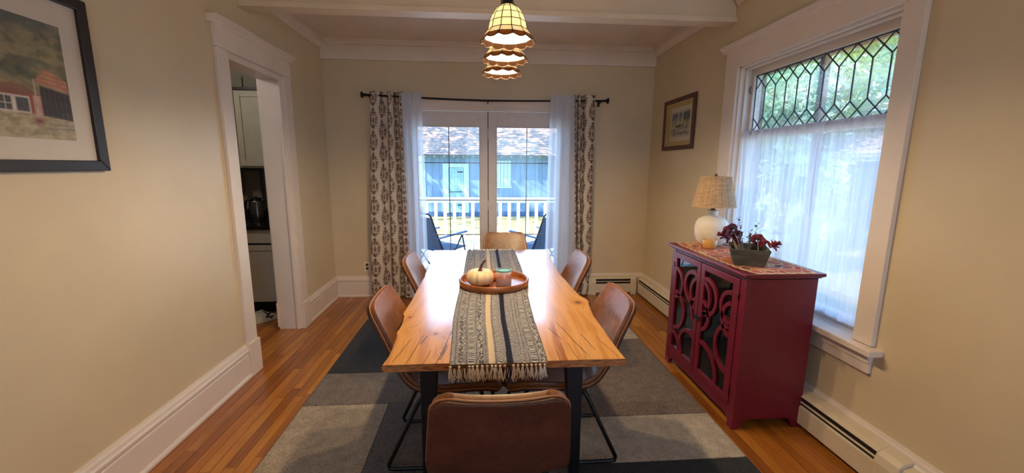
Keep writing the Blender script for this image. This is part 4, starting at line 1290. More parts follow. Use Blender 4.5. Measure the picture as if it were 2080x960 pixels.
rose((-0.025, -0.09, 0.012), (-0.030, -0.03, 0.13), (-0.062, 0.04, 0.150), 0.044, M_rose, 'dark dried rose tucked behind the lamp-side bunch next to the sprigs', 3)
rose((0.045, -0.11, 0.012), (0.042, -0.05, 0.13), (0.045, 0.0, 0.140), 0.046, M_rose2, 'faded pink dried rose standing just beside the handle post', 4)
rose((0.048, -0.115, 0.012), (0.075, -0.08, 0.11), (0.118, -0.07, 0.125), 0.042, M_rose2, 'faded pink dried rose leaning over the window-side rim of the trug', 5)
for n_, (a_0, b_0) in enumerate((((-0.05, -0.11, 0.012), (-0.095, -0.02, 0.15)), ((-0.03, -0.11, 0.012), (-0.035, 0.02, 0.14)), ((-0.045, -0.09, 0.012), (-0.01, 0.03, 0.12)))):
    A_, B_ = wp(a_0), wp(b_0)
    o_ = MB().tube([(0, 0, 0), tuple((B_-A_)*0.5+Vector((0.004, 0, 0.004))), tuple(B_-A_)], [0.003, 0.0026, 0.002], 6).build('bare_twig', M_stk, None, tuple(A_))
    tag(o_, ('bare dried twig slanting under the rose bunch at the lamp-side corner', 'bare dried twig upright below the tucked rose in the trug', 'bare dried twig slanting toward the handle post in the trug')[n_], 'twig')
def sprig(root_p, top_p, nl, label, seed):
    r_ = random.Random(seed); a, c = wp(root_p), wp(top_p)
    t = thing('dried_sprig', label, 'sprig', tuple(a), group='dried leaf sprigs in the trug')
    pts = [(c-a)*(i/10)+Vector((math.sin(i*0.9+seed)*0.006, math.cos(i*0.7+seed)*0.006, 0))*(i/10) for i in range(11)]
    MB().tube(pts, [0.0018-0.0001*i for i in range(11)], 5).build('stem', M_stk, t)
    for i in range(nl):
        s = 4+6*i/(nl-1) if nl > 1 else 8
        p = pts[min(10, int(s))].lerp(pts[min(10, int(s)+1)], s-int(s))
        ang = i*2.3+seed; R = r_.uniform(0.006, 0.0095)
        d = Vector((math.cos(ang), math.sin(ang)*0.6, r_.uniform(0.1, 0.8))).normalized()
        up = Vector((0, 0, 1)); s1 = d.cross(up).normalized()
        cc = p+d*R*1.5
        m = MB(); m.add([p]+[cc+d*R*math.cos(g)+s1*R*0.8*math.sin(g) for g in [k_*PI/4 for k_ in range(8)]], [tuple(range(1, 9)), (0, 5, 4)])
        o = m.build('leaf', M_euc, t); sm = o.modifiers.new('s', 'SOLIDIFY'); sm.thickness = 0.001
sprig((-0.02, -0.02, 0.012), (-0.062, 0.06, 0.262), 14, 'tallest grey-leaved dried sprig, on the lamp side of the handle post', 1)
sprig((0.0, 0.02, 0.012), (0.050, 0.08, 0.240), 12, 'grey-leaved dried sprig leaning to the window behind the handle post', 2)
sprig((-0.01, 0.0, 0.012), (0.010, 0.07, 0.180), 10, 'short wispy dried sprig between the two taller sprigs', 3)
# ------------------------------------------------------------------ curtain rod and curtains at the doors
YR = 4.60
rod = thing('curtain_rod', 'black curtain rod with flared finials across the glass doors', 'curtain rod', (0.06, YR, 2.2))
def rodz(x): return 2.194+(0.036 if x < 0.06 else 0.020)*min(1.0, abs(x-0.06)/1.25)**1.5
pts = [(x-0.06, 0, rodz(x)-2.2) for x in (-1.215, -0.9, -0.6, -0.3, 0.06, 0.4, 0.7, 1.0, 1.33)]
MB().tube(pts, [0.0105]*4+[0.0115]+[0.0095]*4, 12).build('rod', M_dark, rod)
for s, x in ((-1, -1.215), (1, 1.33)):
    m = MB(); prof = [(0.0, 0.0), (0.014, 0.0), (0.016, 0.008), (0.012, 0.014), (0.012, 0.022), (0.022, 0.034), (0.033, 0.042), (0.034, 0.048), (0.020, 0.056), (0.0, 0.058)]
    m.lathe(prof, 20); m.v = [(s*z, y, -x_) for x_, y, z in m.v]
    m.build('finial', M_dark, rod, (x-0.06, 0, rodz(x)-2.2))
for x in (-1.19, 0.062, 1.30):
    m = MB(); z = rodz(x)-2.2
    m.tube([(x-0.06, 0.11, z-0.02), (x-0.06, 0.05, z-0.02), (x-0.06, 0.0, z-0.016)], 0.005, 8)
    m.box((x-0.06-0.012, 0.088 if abs(x) < 0.5 else 0.102, z-0.05), (x-0.06+0.012, 0.109, z+0.02))
    m.box((x-0.06-0.006, -0.013, z-0.020), (x-0.06+0.006, 0.013, z-0.010))
    m.build('bracket', M_dark, rod)
M_curt = attr_mat('damask_curtain_cloth', rough=0.85, spec=0.2, var=0.05, nscale=400, bump=0.15, bscale=500, translucent=0.12)
def damask(S_, Z_):
    """cream ground with half-drop brown medallions; S_ cloth length, Z_ height"""
    pw, ph = 0.128, 0.232
    cream, brown, mauve = np.array(rgb(222, 212, 198)[:3]), rgb(104, 66, 60), rgb(132, 94, 92)
    c = np.zeros(S_.shape+(3,))+cream
    colm = np.floor(S_/pw); fx = (S_/pw-colm-0.5)
    zo = Z_/ph+0.5*np.mod(colm, 2); fz = zo-np.floor(zo)-0.5
    u = fx*pw/0.0615; v = fz*ph/0.117          # about -1..1 inside a medallion
    wv = np.where(v < 0.05, np.sqrt(np.clip(1-((v+0.18)/0.78)**2, 0, 1)), np.clip((0.96-v)/0.90, 0, 1)**0.75*0.97)
    d = np.abs(u)/np.maximum(wv, 1e-3)
    inside = (d < 1.0) & (v > -0.95) & (v < 0.95)
    th = np.arctan2(u, v+0.22); r = np.sqrt(u**2+((v+0.22)*0.92)**2)
    # scrolling leaves round a seed-shaped centre
    lace = np.sin(th*9+np.sin(r*11)*1.8)*np.cos(r*17+np.cos(th*5)*1.2)
    lace2 = np.sin(np.abs(u)*16+v*9)*np.cos(v*19-np.abs(u)*6)
    m1 = inside & (lace+0.55*lace2 > -0.42) & (r > 0.42)
    scall = d < 0.86+0.14*np.cos(v*26)
    m1 = m1 & scall
    seed = (u/0.30)**2+((v+0.25)/0.34)**2
    m2 = (seed < 1.0) & ~((seed > 0.52) & (seed < 0.72))
    stem = (np.abs(u) < 0.045) & (v > 0.05) & (v < 0.9) | ((np.abs(u) < 0.10) & (v < -0.78) & (v > -1.04))
    c = lay(c, m1.astype(float)*0.9, brown)
    c = lay(c, m2.astype(float)*0.9, mauve)
    c = lay(c, stem.astype(float)*0.85, brown)
    return c
def curtain(name, label, xt0, xt1, xb0, xb1, zt, zb, folds, At, Ab, mat, na, nh, cat, group, pattern=False, phase=0.0, seed=1, parts=True, y0=YR, drift=0.0, path=None):
    t = thing(name, label, cat, ((xt0+xt1)/2, y0, 0), group=group)
    s = np.linspace(0, 1, na); h = np.linspace(0, 1, nh)     # h: 0 top .. 1 bottom
    Hh, Ss = np.meshgrid(h, s, indexing='ij')
    A = At+(Ab-At)*sstep(0, 0.8, Hh)
    x0 = xt0+(xb0-xt0)*Hh; x1 = xt1+(xb1-xt1)*Hh
    q = Ss+0.010*np.sin(2*PI*Ss*folds*0.5+seed)+0.012*drift*np.sin(Hh*4+Ss*9+seed)
    w = np.sin(2*PI*folds*q+phase)
    fold2 = 0.35*np.sin(2*PI*folds*2.3*q+seed*1.7+Hh*1.2)
    # cloth bends into rounder loops than a plain sine
    Xc = x0+(x1-x0)*Ss+0.45*A*np.sin(4*PI*folds*q+2*phase)*0.35
    Yc = y0+A*(w+fold2*sstep(0.02, 0.4, Hh)*0.6)
    Z = zt+(zb-zt)*Hh
    if path is not None:
        # drape laid out as flat pleats: control points (x fraction, depth)
        cx_ = np.array([p[0] for p in path])*(xt1-xt0); cy_ = np.array([p[1] for p in path])
        LL = np.concatenate([[0], np.cumsum(np.hypot(np.diff(cx_), np.diff(cy_)))])
        tt = np.linspace(0, LL[-1], na)
        px_, py_ = np.interp(tt, LL, cx_), np.interp(tt, LL, cy_)
        kk = np.ones(9)/9
        for _ in range(2):
            px_ = np.concatenate([px_[:4], np.convolve(px_, kk, 'valid'), px_[-4:]]); py_ = np.concatenate([py_[:4], np.convolve(py_, kk, 'valid'), py_[-4:]])
        fr_ = px_/(xt1-xt0)
        Xc = x0+(x1-x0)*fr_[None, :]+0.004*np.sin(Hh*5+Ss*14+seed)
        Yc = y0+py_[None, :]*(1+0.25*Hh)+0.006*np.sin(Hh*3.5+Ss*8+seed)
        w = py_[None, :]*0
    Z = Z-0.006*np.abs(w)*(Hh < 0.02)
    if pattern:
        mid = nh//2
        ds = np.sqrt(np.diff(Xc[mid])**2+np.diff(Yc[mid])**2); L = np.concatenate([[0], np.cumsum(ds)])
        Sx = np.repeat(L[None, :]+pattern, nh, 0)
        col = damask(Sx, Z-0.028)
    else:
        col = np.ones(Xc.shape+(3,))
    loc = t.location
    grid_obj('cloth_panel', Xc-loc[0], Yc-loc[1], Z, mat, t, col)
    return t, Xc, Yc, Z
curtain('patterned_curtain', 'cream curtain with brown damask medallions at the rod end by the wall outlet', -1.185, -0.832, -1.262, -0.815, 2.268, 0.018, 3.5, 0.034, 0.048, M_curt, 300, 560, 'curtain', 'damask curtains', pattern=0.012, phase=-1.2, seed=1, path=[(0, 0.0), (0.02, -0.012), (0.15, -0.020), (0.30, -0.012), (0.34, 0.02), (0.36, 0.045), (0.42, 0.050), (0.49, 0.045), (0.53, 0.0), (0.56, -0.018), (0.66, -0.020), (0.70, 0.0), (0.72, 0.045), (0.77, 0.05), (0.82, 0.04), (0.85, -0.01), (0.89, -0.018), (0.97, -0.015), (1.0, 0.01)])
curtain('patterned_curtain', 'cream curtain with brown damask medallions beside the short heater', 0.985, 1.243, 1.075, 1.248, 2.268, 0.018, 3.0, 0.034, 0.040, M_curt, 260, 560, 'curtain', 'damask curtains', pattern=0.03, phase=1.0, seed=4, path=[(0, 0.0), (0.02, -0.012), (0.10, -0.018), (0.13, 0.01), (0.15, 0.045), (0.20, 0.045), (0.23, -0.01), (0.27, -0.018), (0.34, -0.012), (0.37, 0.04), (0.42, 0.048), (0.47, 0.04), (0.51, -0.008), (0.56, -0.02), (0.78, -0.024), (0.95, -0.012), (1.0, 0.015)])
M_hem = M_sheer
for (lab, a, b, c, d, sd) in (('sheer white curtain hanging next to the left patterned curtain', -0.850, -0.640, -0.86, -0.61, 2), ('sheer white curtain hanging next to the right patterned curtain', 0.735, 1.000, 0.70, 1.06, 5)):
    t, Xc, Yc, Z = curtain('sheer_curtain', lab, a, b, c, d, 2.262, 0.018, 2.6, 0.009, 0.026, M_sheer, 120, 90, 'curtain', 'sheer door curtains', seed=sd, drift=0.6, phase=0.4, y0=4.570)
    # doubled header above the rod pocket and side hem
    i0 = 5
    grid_obj('header_tape', Xc[:i0]-t.location[0], Yc[:i0]-t.location[1]-0.004, Z[:i0], M_sheer, t, np.ones(Xc[:i0].shape+(3,)))
    grid_obj('bottom_hem', Xc[-4:]-t.location[0], Yc[-4:]-t.location[1]-0.004, Z[-4:], M_sheer, t, np.ones(Xc[-4:].shape+(3,)))

# cafe curtain at the side window
ry, rz_ = 1.760, 1.757
cr = thing('cafe_curtain_rod', 'thin dark cafe rod across the side window', 'curtain rod', (1.985, 2.49, rz_))
MB().tube([(0, -0.595, 0), (0, 0.0, -0.002), (0, 0.612, 0)], 0.006, 10).build('rod', M_dark, cr)
for y in (-0.600, 0.605): MB().tube([(0, y-0.006, 0), (0, y+0.006, 0)], 0.014, 14).build('end_cup', M_dark, cr)
t = thing('cafe_curtain', 'white voile cafe curtain gathered on the thin rod of the side window', 'curtain', (1.985, 2.49, 0))
na, nh = 340, 120
h = np.linspace(0, 1, nh); s = np.linspace(0, 1, na); Hh, Ss = np.meshgrid(h, s, indexing='ij')
tight = np.exp(-Hh*5)
yy = -0.592+1.195*(Ss+0.012*np.sin(Ss*23+Hh*2.0)*(1-tight)+0.006*np.sin(Ss*61+Hh*3))
yy = yy+0.030*Hh*(0.5-Ss)
Az = (0.006*tight+0.014*(1-tight))*(0.35+0.65*Ss)
xw = Az*np.sin(2*PI*13*Ss+3.2*np.sin(Ss*9))*(1-0.5*Ss*0)+0.012*(1-tight)*np.sin(2*PI*4.3*Ss+1.3+Hh*0.8)+0.003*np.sin(2*PI*41*Ss+3*Hh)*(Hh < 0.5)
xx_ = -0.016+xw
zbot = 0.668+0.004*np.sin(Ss*14)
zz_ = (1.768-Hh*(1.768-zbot))
grid_obj('voile_panel', xx_, yy, zz_, M_sheer2, t)
k_ = slice(nh-7, nh)
grid_obj('bottom_hem', xx_[k_]-0.003, yy[k_], zz_[k_], M_sheer2, t)
# ruffled rod sleeve
a_ = np.linspace(0, 2*PI, 15); s2 = np.linspace(0, 1, 420); SS, AA = np.meshgrid(s2, a_, indexing='ij')
rr_ = 0.0105+0.0035*np.sin(2*PI*46*SS+np.sin(SS*30)*2)+0.002*np.sin(2*PI*91*SS+AA*2)
grid_obj('rod_sleeve', rr_*np.cos(AA), -0.592+1.195*SS, rz_+rr_*np.sin(AA)*1.15, simple('voile_sleeve', rgb(196, 204, 226), 0.85), t)

# ------------------------------------------------------------------ framed pictures
M_frame_b = simple('black_wood_frame', rgb(38, 28, 28), 0.4, var=0.2, scale=30, aniso=(1, 8, 8))
M_frame_r = simple('reddish_brown_frame', rgb(80, 38, 30), 0.38, var=0.15, scale=20)
M_mat = simple('pale_mat_board', rgb(206, 196, 184), 0.35, var=0.01)
M_mat2 = simple('tan_mat_board', rgb(178, 158, 106), 0.7, var=0.02)
M_mat3 = simple('cream_mat_board', rgb(206, 194, 172), 0.7, var=0.02)
M_art = attr_mat('printed_picture', rough=0.35, spec=0.4, var=0.03, nscale=300)
def picture(name, label, xw_, nx_, y0, y1, z0, z1, fw, fd, mfr, mmat, img, paint, extra=None, tilt=0.0):
    """hangs on the wall at x=xw_, facing nx_"""
    t = thing(name, label, 'picture', (xw_+nx_*fd/2, (y0+y1)/2, (z0+z1)/2))
    cy, cz = (y0+y1)/2, (z0+z1)/2
    def P(y, z, d): return (nx_*d-nx_*fd/2, y-cy, z-cz)
    def strip(q, nm):
        m = MB(); m.hexa([P(*q[i], 0.004) for i in range(4)]+[P(*q[i], fd) for i in range(4)]); m.build(nm, mfr, t, bev=0.003)
    strip([(y0, z0), (y1, z0), (y1-fw, z0+fw), (y0+fw, z0+fw)], 'frame_rail')
    strip([(y0, z1), (y1, z1), (y1-fw, z1-fw), (y0+fw, z1-fw)], 'frame_rail')
    strip([(y0, z0), (y0, z1), (y0+fw, z1-fw), (y0+fw, z0+fw)], 'frame_stile')
    strip([(y1, z0), (y1, z1), (y1-fw, z1-fw), (y1-fw, z0+fw)], 'frame_stile')
    a, b = P(y0+fw-0.003, z0+fw-0.003, 0.003), P(y1-fw+0.003, z1-fw+0.003, 0.012)
    MB().box(a, b).build('mat_board', mmat, t)
    if extra:
        e0, e1, f0, f1, mm = extra
        MB().box(P(e0, f0, 0.012), P(e1, f1, 0.0128)).build('inner_mat', mm, t)
    iy0, iy1, iz0, iz1 = img
    n1, n2 = int((iy1-iy0)/0.0022), int((iz1-iz0)/0.0022)
    ly_, lz_ = np.meshgrid(np.linspace(0, 1, n1), np.linspace(0, 1, n2))
    # u runs left to right as seen from the room
    uu = 1-ly_ if nx_ < 0 else ly_
    c = paint(uu, lz_)
    d = 0.0135-fd/2
    grid_obj('print', np.full(ly_.shape, nx_*d), iy0+(iy1-iy0)*ly_-cy, iz0+(iz1-iz0)*lz_-cz, M_art, t, c, smooth=False)
    return t
def rectm(u, v, a, b, c, d, s=0.006):
    return sstep(a-s, a+s, u)*sstep(b+s, b-s, u)*sstep(c-s, c+s, v)*sstep(d+s, d-s, v)
def quadm(u, v, P, s=0.006):
    mk = np.ones(u.shape); n = len(P)
    for i in range(n):
        a, b = P[i], P[(i+1) % n]
        l = math.hypot(b[0]-a[0], b[1]-a[1])
        d = ((b[0]-a[0])*(v-a[1])-(b[1]-a[1])*(u-a[0]))/l
        mk = mk*sstep(-s, s, d)
    return mk
def paint_cabin(u, v):
    # u: 0..1 across the whole picture, v: 0 bottom .. 1 top (watercolour hills above red sheds)
    c = np.zeros(u.shape+(3,))+np.array(rgb(150, 140, 104)[:3])
    n1 = fbm(u*7, v*7, 1, 5); n2 = fbm(u*16, v*16, 2, 4); n3 = fbm(u*40, v*40, 3, 3)
    c = lay(c, sstep(0.40, 0.60, n1), rgb(112, 112, 88))
    c = lay(c, sstep(0.45, 0.65, n2)*0.7, rgb(164, 146, 102))
    c = lay(c, sstep(0.72, 0.92, v+0.15*(n1-0.5)-0.25*(u-0.5))*0.7, rgb(92, 104, 104))
    ridge = 0.60-0.25*(u-0.5)+0.10*(n1-0.5)
    c = lay(c, sstep(0.07, 0.0, np.abs(v-ridge))*0.75, rgb(70, 84, 72))
    hill = sstep(0.03, -0.03, v-(0.56-0.55*np.abs(u-0.55)+0.08*(n2-0.5)))
    c = lay(c, hill*0.85, rgb(150, 132, 92)); c = lay(c, hill*sstep(0.45, 0.65, n2)*0.6, rgb(118, 100, 58))
    c = lay(c, sstep(0.24, 0.18, v+0.04*(n2-0.5))*0.95, rgb(184, 168, 130))
    c = lay(c, sstep(0.22, 0.18, v)*sstep(0.5, 0.6, n3)*0.4, rgb(140, 124, 98))
    # orange roof, dark barn, red shed
    roof = quadm(u, v, [(0.80, 0.475), (0.995, 0.42), (0.99, 0.53), (0.90, 0.595), (0.87, 0.60)])
    c = lay(c, roof*0.95, rgb(196, 134, 100)); c = lay(c, roof*sstep(0.55, 0.9, np.mod(v*26+u*4, 1))*0.45, rgb(148, 78, 54))
    barn = quadm(u, v, [(0.82, 0.20), (1.0, 0.175), (0.995, 0.41), (0.83, 0.45)])
    c = lay(c, barn*0.95, rgb(58, 48, 54)); c = lay(c, barn*sstep(0.7, 0.9, np.mod(u*34, 1))*0.4, rgb(104, 92, 92))
    shed = quadm(u, v, [(0.50, 0.235), (0.83, 0.20), (0.83, 0.36), (0.66, 0.40), (0.50, 0.37)])
    c = lay(c, shed*0.92, rgb(158, 66, 50))
    c = lay(c, quadm(u, v, [(0.50, 0.37), (0.84, 0.35), (0.74, 0.44), (0.60, 0.425)])*0.9, rgb(138, 88, 74))
    c = lay(c, rectm(u, v, 0.595, 0.765, 0.205, 0.345), rgb(206, 192, 180))
    for a in (0.607, 0.693): c = lay(c, rectm(u, v, a, a+0.065, 0.218, 0.33), rgb(78, 78, 84))
    for a in (0.607,): c = lay(c, rectm(u, v, a, a+0.065, 0.268, 0.276, 0.002)*0.9+rectm(u, v, a+0.03, a+0.035, 0.218, 0.33, 0.002)*0.9, rgb(206, 192, 180))
    c = lay(c, rectm(u, v, 0.785, 0.825, 0.20, 0.36), rgb(196, 150, 136)); c = lay(c, rectm(u, v, 0.798, 0.806, 0.19, 0.50, 0.002), rgb(190, 168, 150))
    bush = np.exp(-((u-0.60)/0.13)**4-((v-0.17)/0.035)**2)
    c = lay(c, bush*sstep(0.4, 0.55, n3), rgb(150, 138, 104))
    c = lay(c, np.exp(-((u-0.80)/0.03)**2-((v-0.15)/0.03)**2), rgb(132, 50, 66))
    c = lay(c, sstep(1.0, 0.7, np.sqrt(((u-0.45)/0.12)**2+((v-0.09)/0.08)**2)), rgb(66, 66, 82))
    for a in (0.09, 0.125): c = lay(c, np.exp(-((v-a-0.03*(u-0.8))/0.010)**2)*sstep(0.80, 0.88, u)*0.7, rgb(126, 122, 116))
    blot = 0.72+0.5*fbm(u*22+3, v*22, 77, 5)
    g_ = c.mean(-1, keepdims=True)
    c = (c*0.80+g_*0.20)*blot[..., None]
    c = c*(0.90+0.2*fbm(u*90, v*90, 78, 2))[..., None]
    return c
picture('framed_watercolour', 'black-framed watercolour of red sheds below hills with a wide pale mat', XL, 1, 1.06, 1.992, 1.468, 2.168, 0.044, 0.026, M_frame_b, M_mat, (1.20, 1.868, 1.592, 2.030), paint_cabin)
def paint_mist(u, v):
    n1 = fbm(u*5, v*5, 21, 4); n2 = fbm(u*14, v*18, 22, 4)
    c = np.zeros(u.shape+(3,))+np.array(rgb(176, 166, 148)[:3])
    c = lay(c, sstep(0.42, 0.50, v)*sstep(0.92, 0.84, v), rgb(128, 134, 132))
    c = lay(c, sstep(0.60, 0.80, v)*sstep(0.90, 0.82, v)*sstep(0.35, 0.6, n1), rgb(88, 98, 116))
    c = lay(c, sstep(0.62, 0.72, u)*sstep(0.52, 0.62, v)*sstep(0.90, 0.8, v)*sstep(0.3, 0.5, n1), rgb(76, 92, 84))
    c = lay(c, sstep(0.66, 0.54, v)*sstep(0.38, 0.46, v)*0.6, rgb(176, 166, 116))
    for cx_, b in ((0.36, 0.06), (0.58, 0.03)):
        c = lay(c, np.exp(-((u-cx_-0.10*(v-0.5))/0.035)**2)*sstep(0.45, 0.55, v)*sstep(0.93, 0.85, v)*0.85, rgb(198, 194, 182))
    eng = sstep(1.0, 0.75, np.maximum(np.abs((u-0.46)/0.24), np.abs((v-0.43)/0.045)))
    c = lay(c, eng*sstep(0.25, 0.45, n2+0.1), rgb(56, 50, 50))
    c = lay(c, sstep(0.05, 0.0, np.abs(v-0.345-0.10*(u-0.5)))*sstep(0.35, 0.5, n2), rgb(74, 66, 66))
    c = lay(c, sstep(0.27, 0.22, v)*sstep(0.10, 0.16, v)*sstep(0.4, 0.55, n2)*0.8, rgb(96, 90, 96))
    c = lay(c, np.exp(-((u-0.86)/0.012)**2)*sstep(0.22, 0.3, v)*sstep(0.72, 0.6, v), rgb(70, 66, 62))
    c = lay(c, sstep(0.10, 0.07, v)+sstep(0.90, 0.94, v), rgb(196, 186, 170))
    return c
picture('framed_print', 'small brown-framed print of a misty train scene with a tan mat near the lamp', XR, -1, 3.712, 4.355, 1.672, 2.172, 0.040, 0.022, M_frame_r, M_mat2, (3.800, 4.168, 1.775, 2.060), paint_mist, extra=(3.782, 4.186, 1.757, 2.078, M_mat3))

# ------------------------------------------------------------------ outlets
M_ivory = simple('almond_plastic', rgb(232, 218, 186), 0.4)
ot = thing('wall_outlet', 'almond duplex outlet on the back wall beside the left patterned curtain', 'outlet', (-1.33, YB-0.003, 0.352))
B((-0.035, -0.003, -0.057), (0.035, 0.003, 0.057)).build('cover_plate', M_ivory, ot, bev=0.002)
for z in (-0.022, 0.022):
    m = MB(); m.lathe([(0.0, 0), (0.016, 0.0), (0.016, 0.003), (0.0, 0.003)], 20, smooth=False); m.v = [(x, -z_-0.003, y+z) for x, y, z_ in m.v]
    m.build('socket', simple('brown_socket', rgb(58, 34, 28), 0.4), ot)
o2 = thing('wall_outlet', 'cream-painted outlet plate low on the right wall near the corner', 'outlet', (XR-0.003, 4.42, 0.345))
B((-0.003, -0.035, -0.057), (0.003, 0.035, 0.057)).build('cover_plate', M_wall, o2, bev=0.002)
for z in (-0.022, 0.022): B((-0.0045, -0.014, z-0.013), (-0.002, 0.014, z+0.013)).build('socket', M_ivory, o2, bev=0.001)

# ------------------------------------------------------------------ pendants
k = N('cream_art_glass')
f = k.noise(k.coord('Object'), 12, 4, 0.6)
cc_ = k.ramp(f, [(0.3, rgb(252, 244, 214)), (0.7, rgb(255, 251, 232))])
tb = k.n('ShaderNodeBsdfTranslucent'); k.set(tb.inputs[0], cc_)
pb = k.bsdf(cc_, 0.18, 0, 0.5)
mx = k.n('ShaderNodeMixShader', i_0=0.35); k.t.links.new(tb.outputs[0], mx.inputs[1]); k.t.links.new(pb, mx.inputs[2])
M_pglass = k.surf(mx.outputs[0])
k = N('amber_band_glass')
f = k.noise(k.coord('Object'), 90, 4, 0.65)
cc_ = k.ramp(f, [(0.35, rgb(62, 34, 16)), (0.65, rgb(112, 68, 34))])
tb = k.n('ShaderNodeBsdfTranslucent'); k.set(tb.inputs[0], k.mix(0.6, cc_, rgb(158, 120, 72)))
pb = k.bsdf(k.mix(0.95, cc_, rgb(8, 5, 3)), 0.3, 0, 0.3)
mx = k.n('ShaderNodeMixShader', i_0=0.74); k.t.links.new(tb.outputs[0], mx.inputs[1]); k.t.links.new(pb, mx.inputs[2])
M_pband = k.surf(mx.outputs[0])
M_plead = simple('bronze_came', rgb(58, 42, 34), 0.45, 0.6)
k = N('glowing_bulb'); e = k.n('ShaderNodeEmission', i_Strength=16.0); e.inputs[0].default_value = (1.0, 0.82, 0.52, 1); M_bulb = k.surf(e.outputs[0])
NP = 12      # panels round a shade
prof_rows = [(0.026, 0.162), (0.050, 0.146), (0.070, 0.118), (0.083, 0.086), (0.090, 0.052)]   # bell
skirt_rows = [(0.090, 0.052), (0.111, 0.026), (0.120, 0.010)]
def shade_pt(r, z, a): return Vector((r*math.cos(a), r*math.sin(a), z))
def pendant(label, loc, rot):
    t = thing('pendant_lamp', label, 'pendant lamp', loc, rot, 'stained glass pendants over the table')
    lead = MB()
    for p in range(NP):
        a0, a1 = 2*PI*p/NP, 2*PI*(p+1)/NP
        m = MB()
        rows = prof_rows
        for j in range(len(rows)-1):
            (ra, za), (rb, zb_) = rows[j], rows[j+1]
            m.add([shade_pt(ra, za, a0), shade_pt(ra, za, a1), shade_pt(rb, zb_, a1), shade_pt(rb, zb_, a0)], [(0, 1, 2, 3)])
        o = m.build('bell_panel', M_pglass, t); s_ = o.modifiers.new('s', 'SOLIDIFY'); s_.thickness = 0.0022; s_.offset = 0
        m = MB(); (ra, za), (rb, zb_), (rc, zc_) = skirt_rows
        m.add([shade_pt(ra, za, a0), shade_pt(ra, za, a1), shade_pt(rb, zb_, a1), shade_pt(rb, zb_, a0)], [(0, 1, 2, 3)])
        o = m.build('skirt_panel', M_pglass, t); s_ = o.modifiers.new('s', 'SOLIDIFY'); s_.thickness = 0.0022; s_.offset = 0
        m = MB(); n = 9; vs = []
        for i in range(n):
            a = a0+(a1-a0)*i/(n-1); e = math.sin(PI*i/(n-1))
            # chord of the flat skirt above, scallop below
            pa = shade_pt(rb, zb_, a0).lerp(shade_pt(rb, zb_, a1), i/(n-1))
            pb_ = shade_pt(rc+0.005*e, zc_+0.002-0.011*e, a)
            vs += [pa, pb_]
        m.add(vs, [(2*i, 2*i+2, 2*i+3, 2*i+1) for i in range(n-1)])
        o = m.build('scallop_panel', M_pband, t); s_ = o.modifiers.new('s', 'SOLIDIFY'); s_.thickness = 0.0024; s_.offset = 0
        lead.tube([vs[2*i+1] for i in range(n)], 0.0020, 6)
        pl_ = [shade_pt(r, z, a0) for r, z in prof_rows+skirt_rows[1:]]
        lead.tube(pl_, 0.0021, 6)
        for (r, z) in (prof_rows[1], prof_rows[2], prof_rows[3], prof_rows[4], skirt_rows[1]):
            lead.tube([shade_pt(r, z, a0), shade_pt(r, z, a1)], 0.0019 if r != 0.090 else 0.0025, 6)
    lead.build('lead_came', M_plead, t)
    MB().lathe([(0.0, 0.205), (0.010, 0.205), (0.016, 0.200), (0.022, 0.192), (0.024, 0.180), (0.024, 0.172), (0.030, 0.166), (0.034, 0.158), (0.030, 0.158), (0.022, 0.163), (0.0, 0.164)], 32).build('cap', M_dark, t)
    MB().tube([(0, 0, 0.135), (0, 0, 0.165)], 0.013, 16).build('lamp_socket', M_dark, t)
    MB().tube([(0.004, 0, 0.2), (0.004, 0, ZC-loc[2]-0.02)], 0.0028, 8).build('cord', M_black, t)
    MB().tube([(-0.004, 0, 0.2), (-0.004, 0, ZC-loc[2]-0.02)], 0.0028, 8).build('cord', M_black, t)
    MB().lathe([(0.0, 0), (0.012, 0.004), (0.024, 0.016), (0.028, 0.032), (0.026, 0.048), (0.016, 0.066), (0.012, 0.078), (0.0, 0.080)], 20, (0, 0, 0.058)).build('bulb', M_bulb, t)
    return t
PW = 27
for i, (y, x, lab) in enumerate(((2.0, 0.119, 'closest of three cream stained glass pendants, topmost in the stack'), (2.335, 0.124, 'middle of three cream stained glass pendants in a line over the table'), (2.67, 0.122, 'farthest of three cream stained glass pendants, nearest the glass doors'))):
    pendant(lab, (x, y, 2.055), 0.12+0.2*i)
    light('pendant_bulb_light', 'POINT', (x, y, 2.095), PW, (1.0, 0.72, 0.41), 0.028)
cn = thing('ceiling_canopy', 'bronze ceiling canopy bar that carries the three pendant cords', 'ceiling canopy', (0.122, 2.335, ZC))
B((-0.045, -0.42, -0.024), (0.045, 0.42, 0)).build('canopy_plate', M_dark, cn, bev=0.006)

# ------------------------------------------------------------------ kitchen through the opening
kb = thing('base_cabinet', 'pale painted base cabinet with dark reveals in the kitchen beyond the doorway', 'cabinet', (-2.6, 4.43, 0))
def kbx(a, b, nm, mat=M_kcab, bev=0.002, par=None): return B(a, b).build(nm, mat, par or kb, bev=bev)
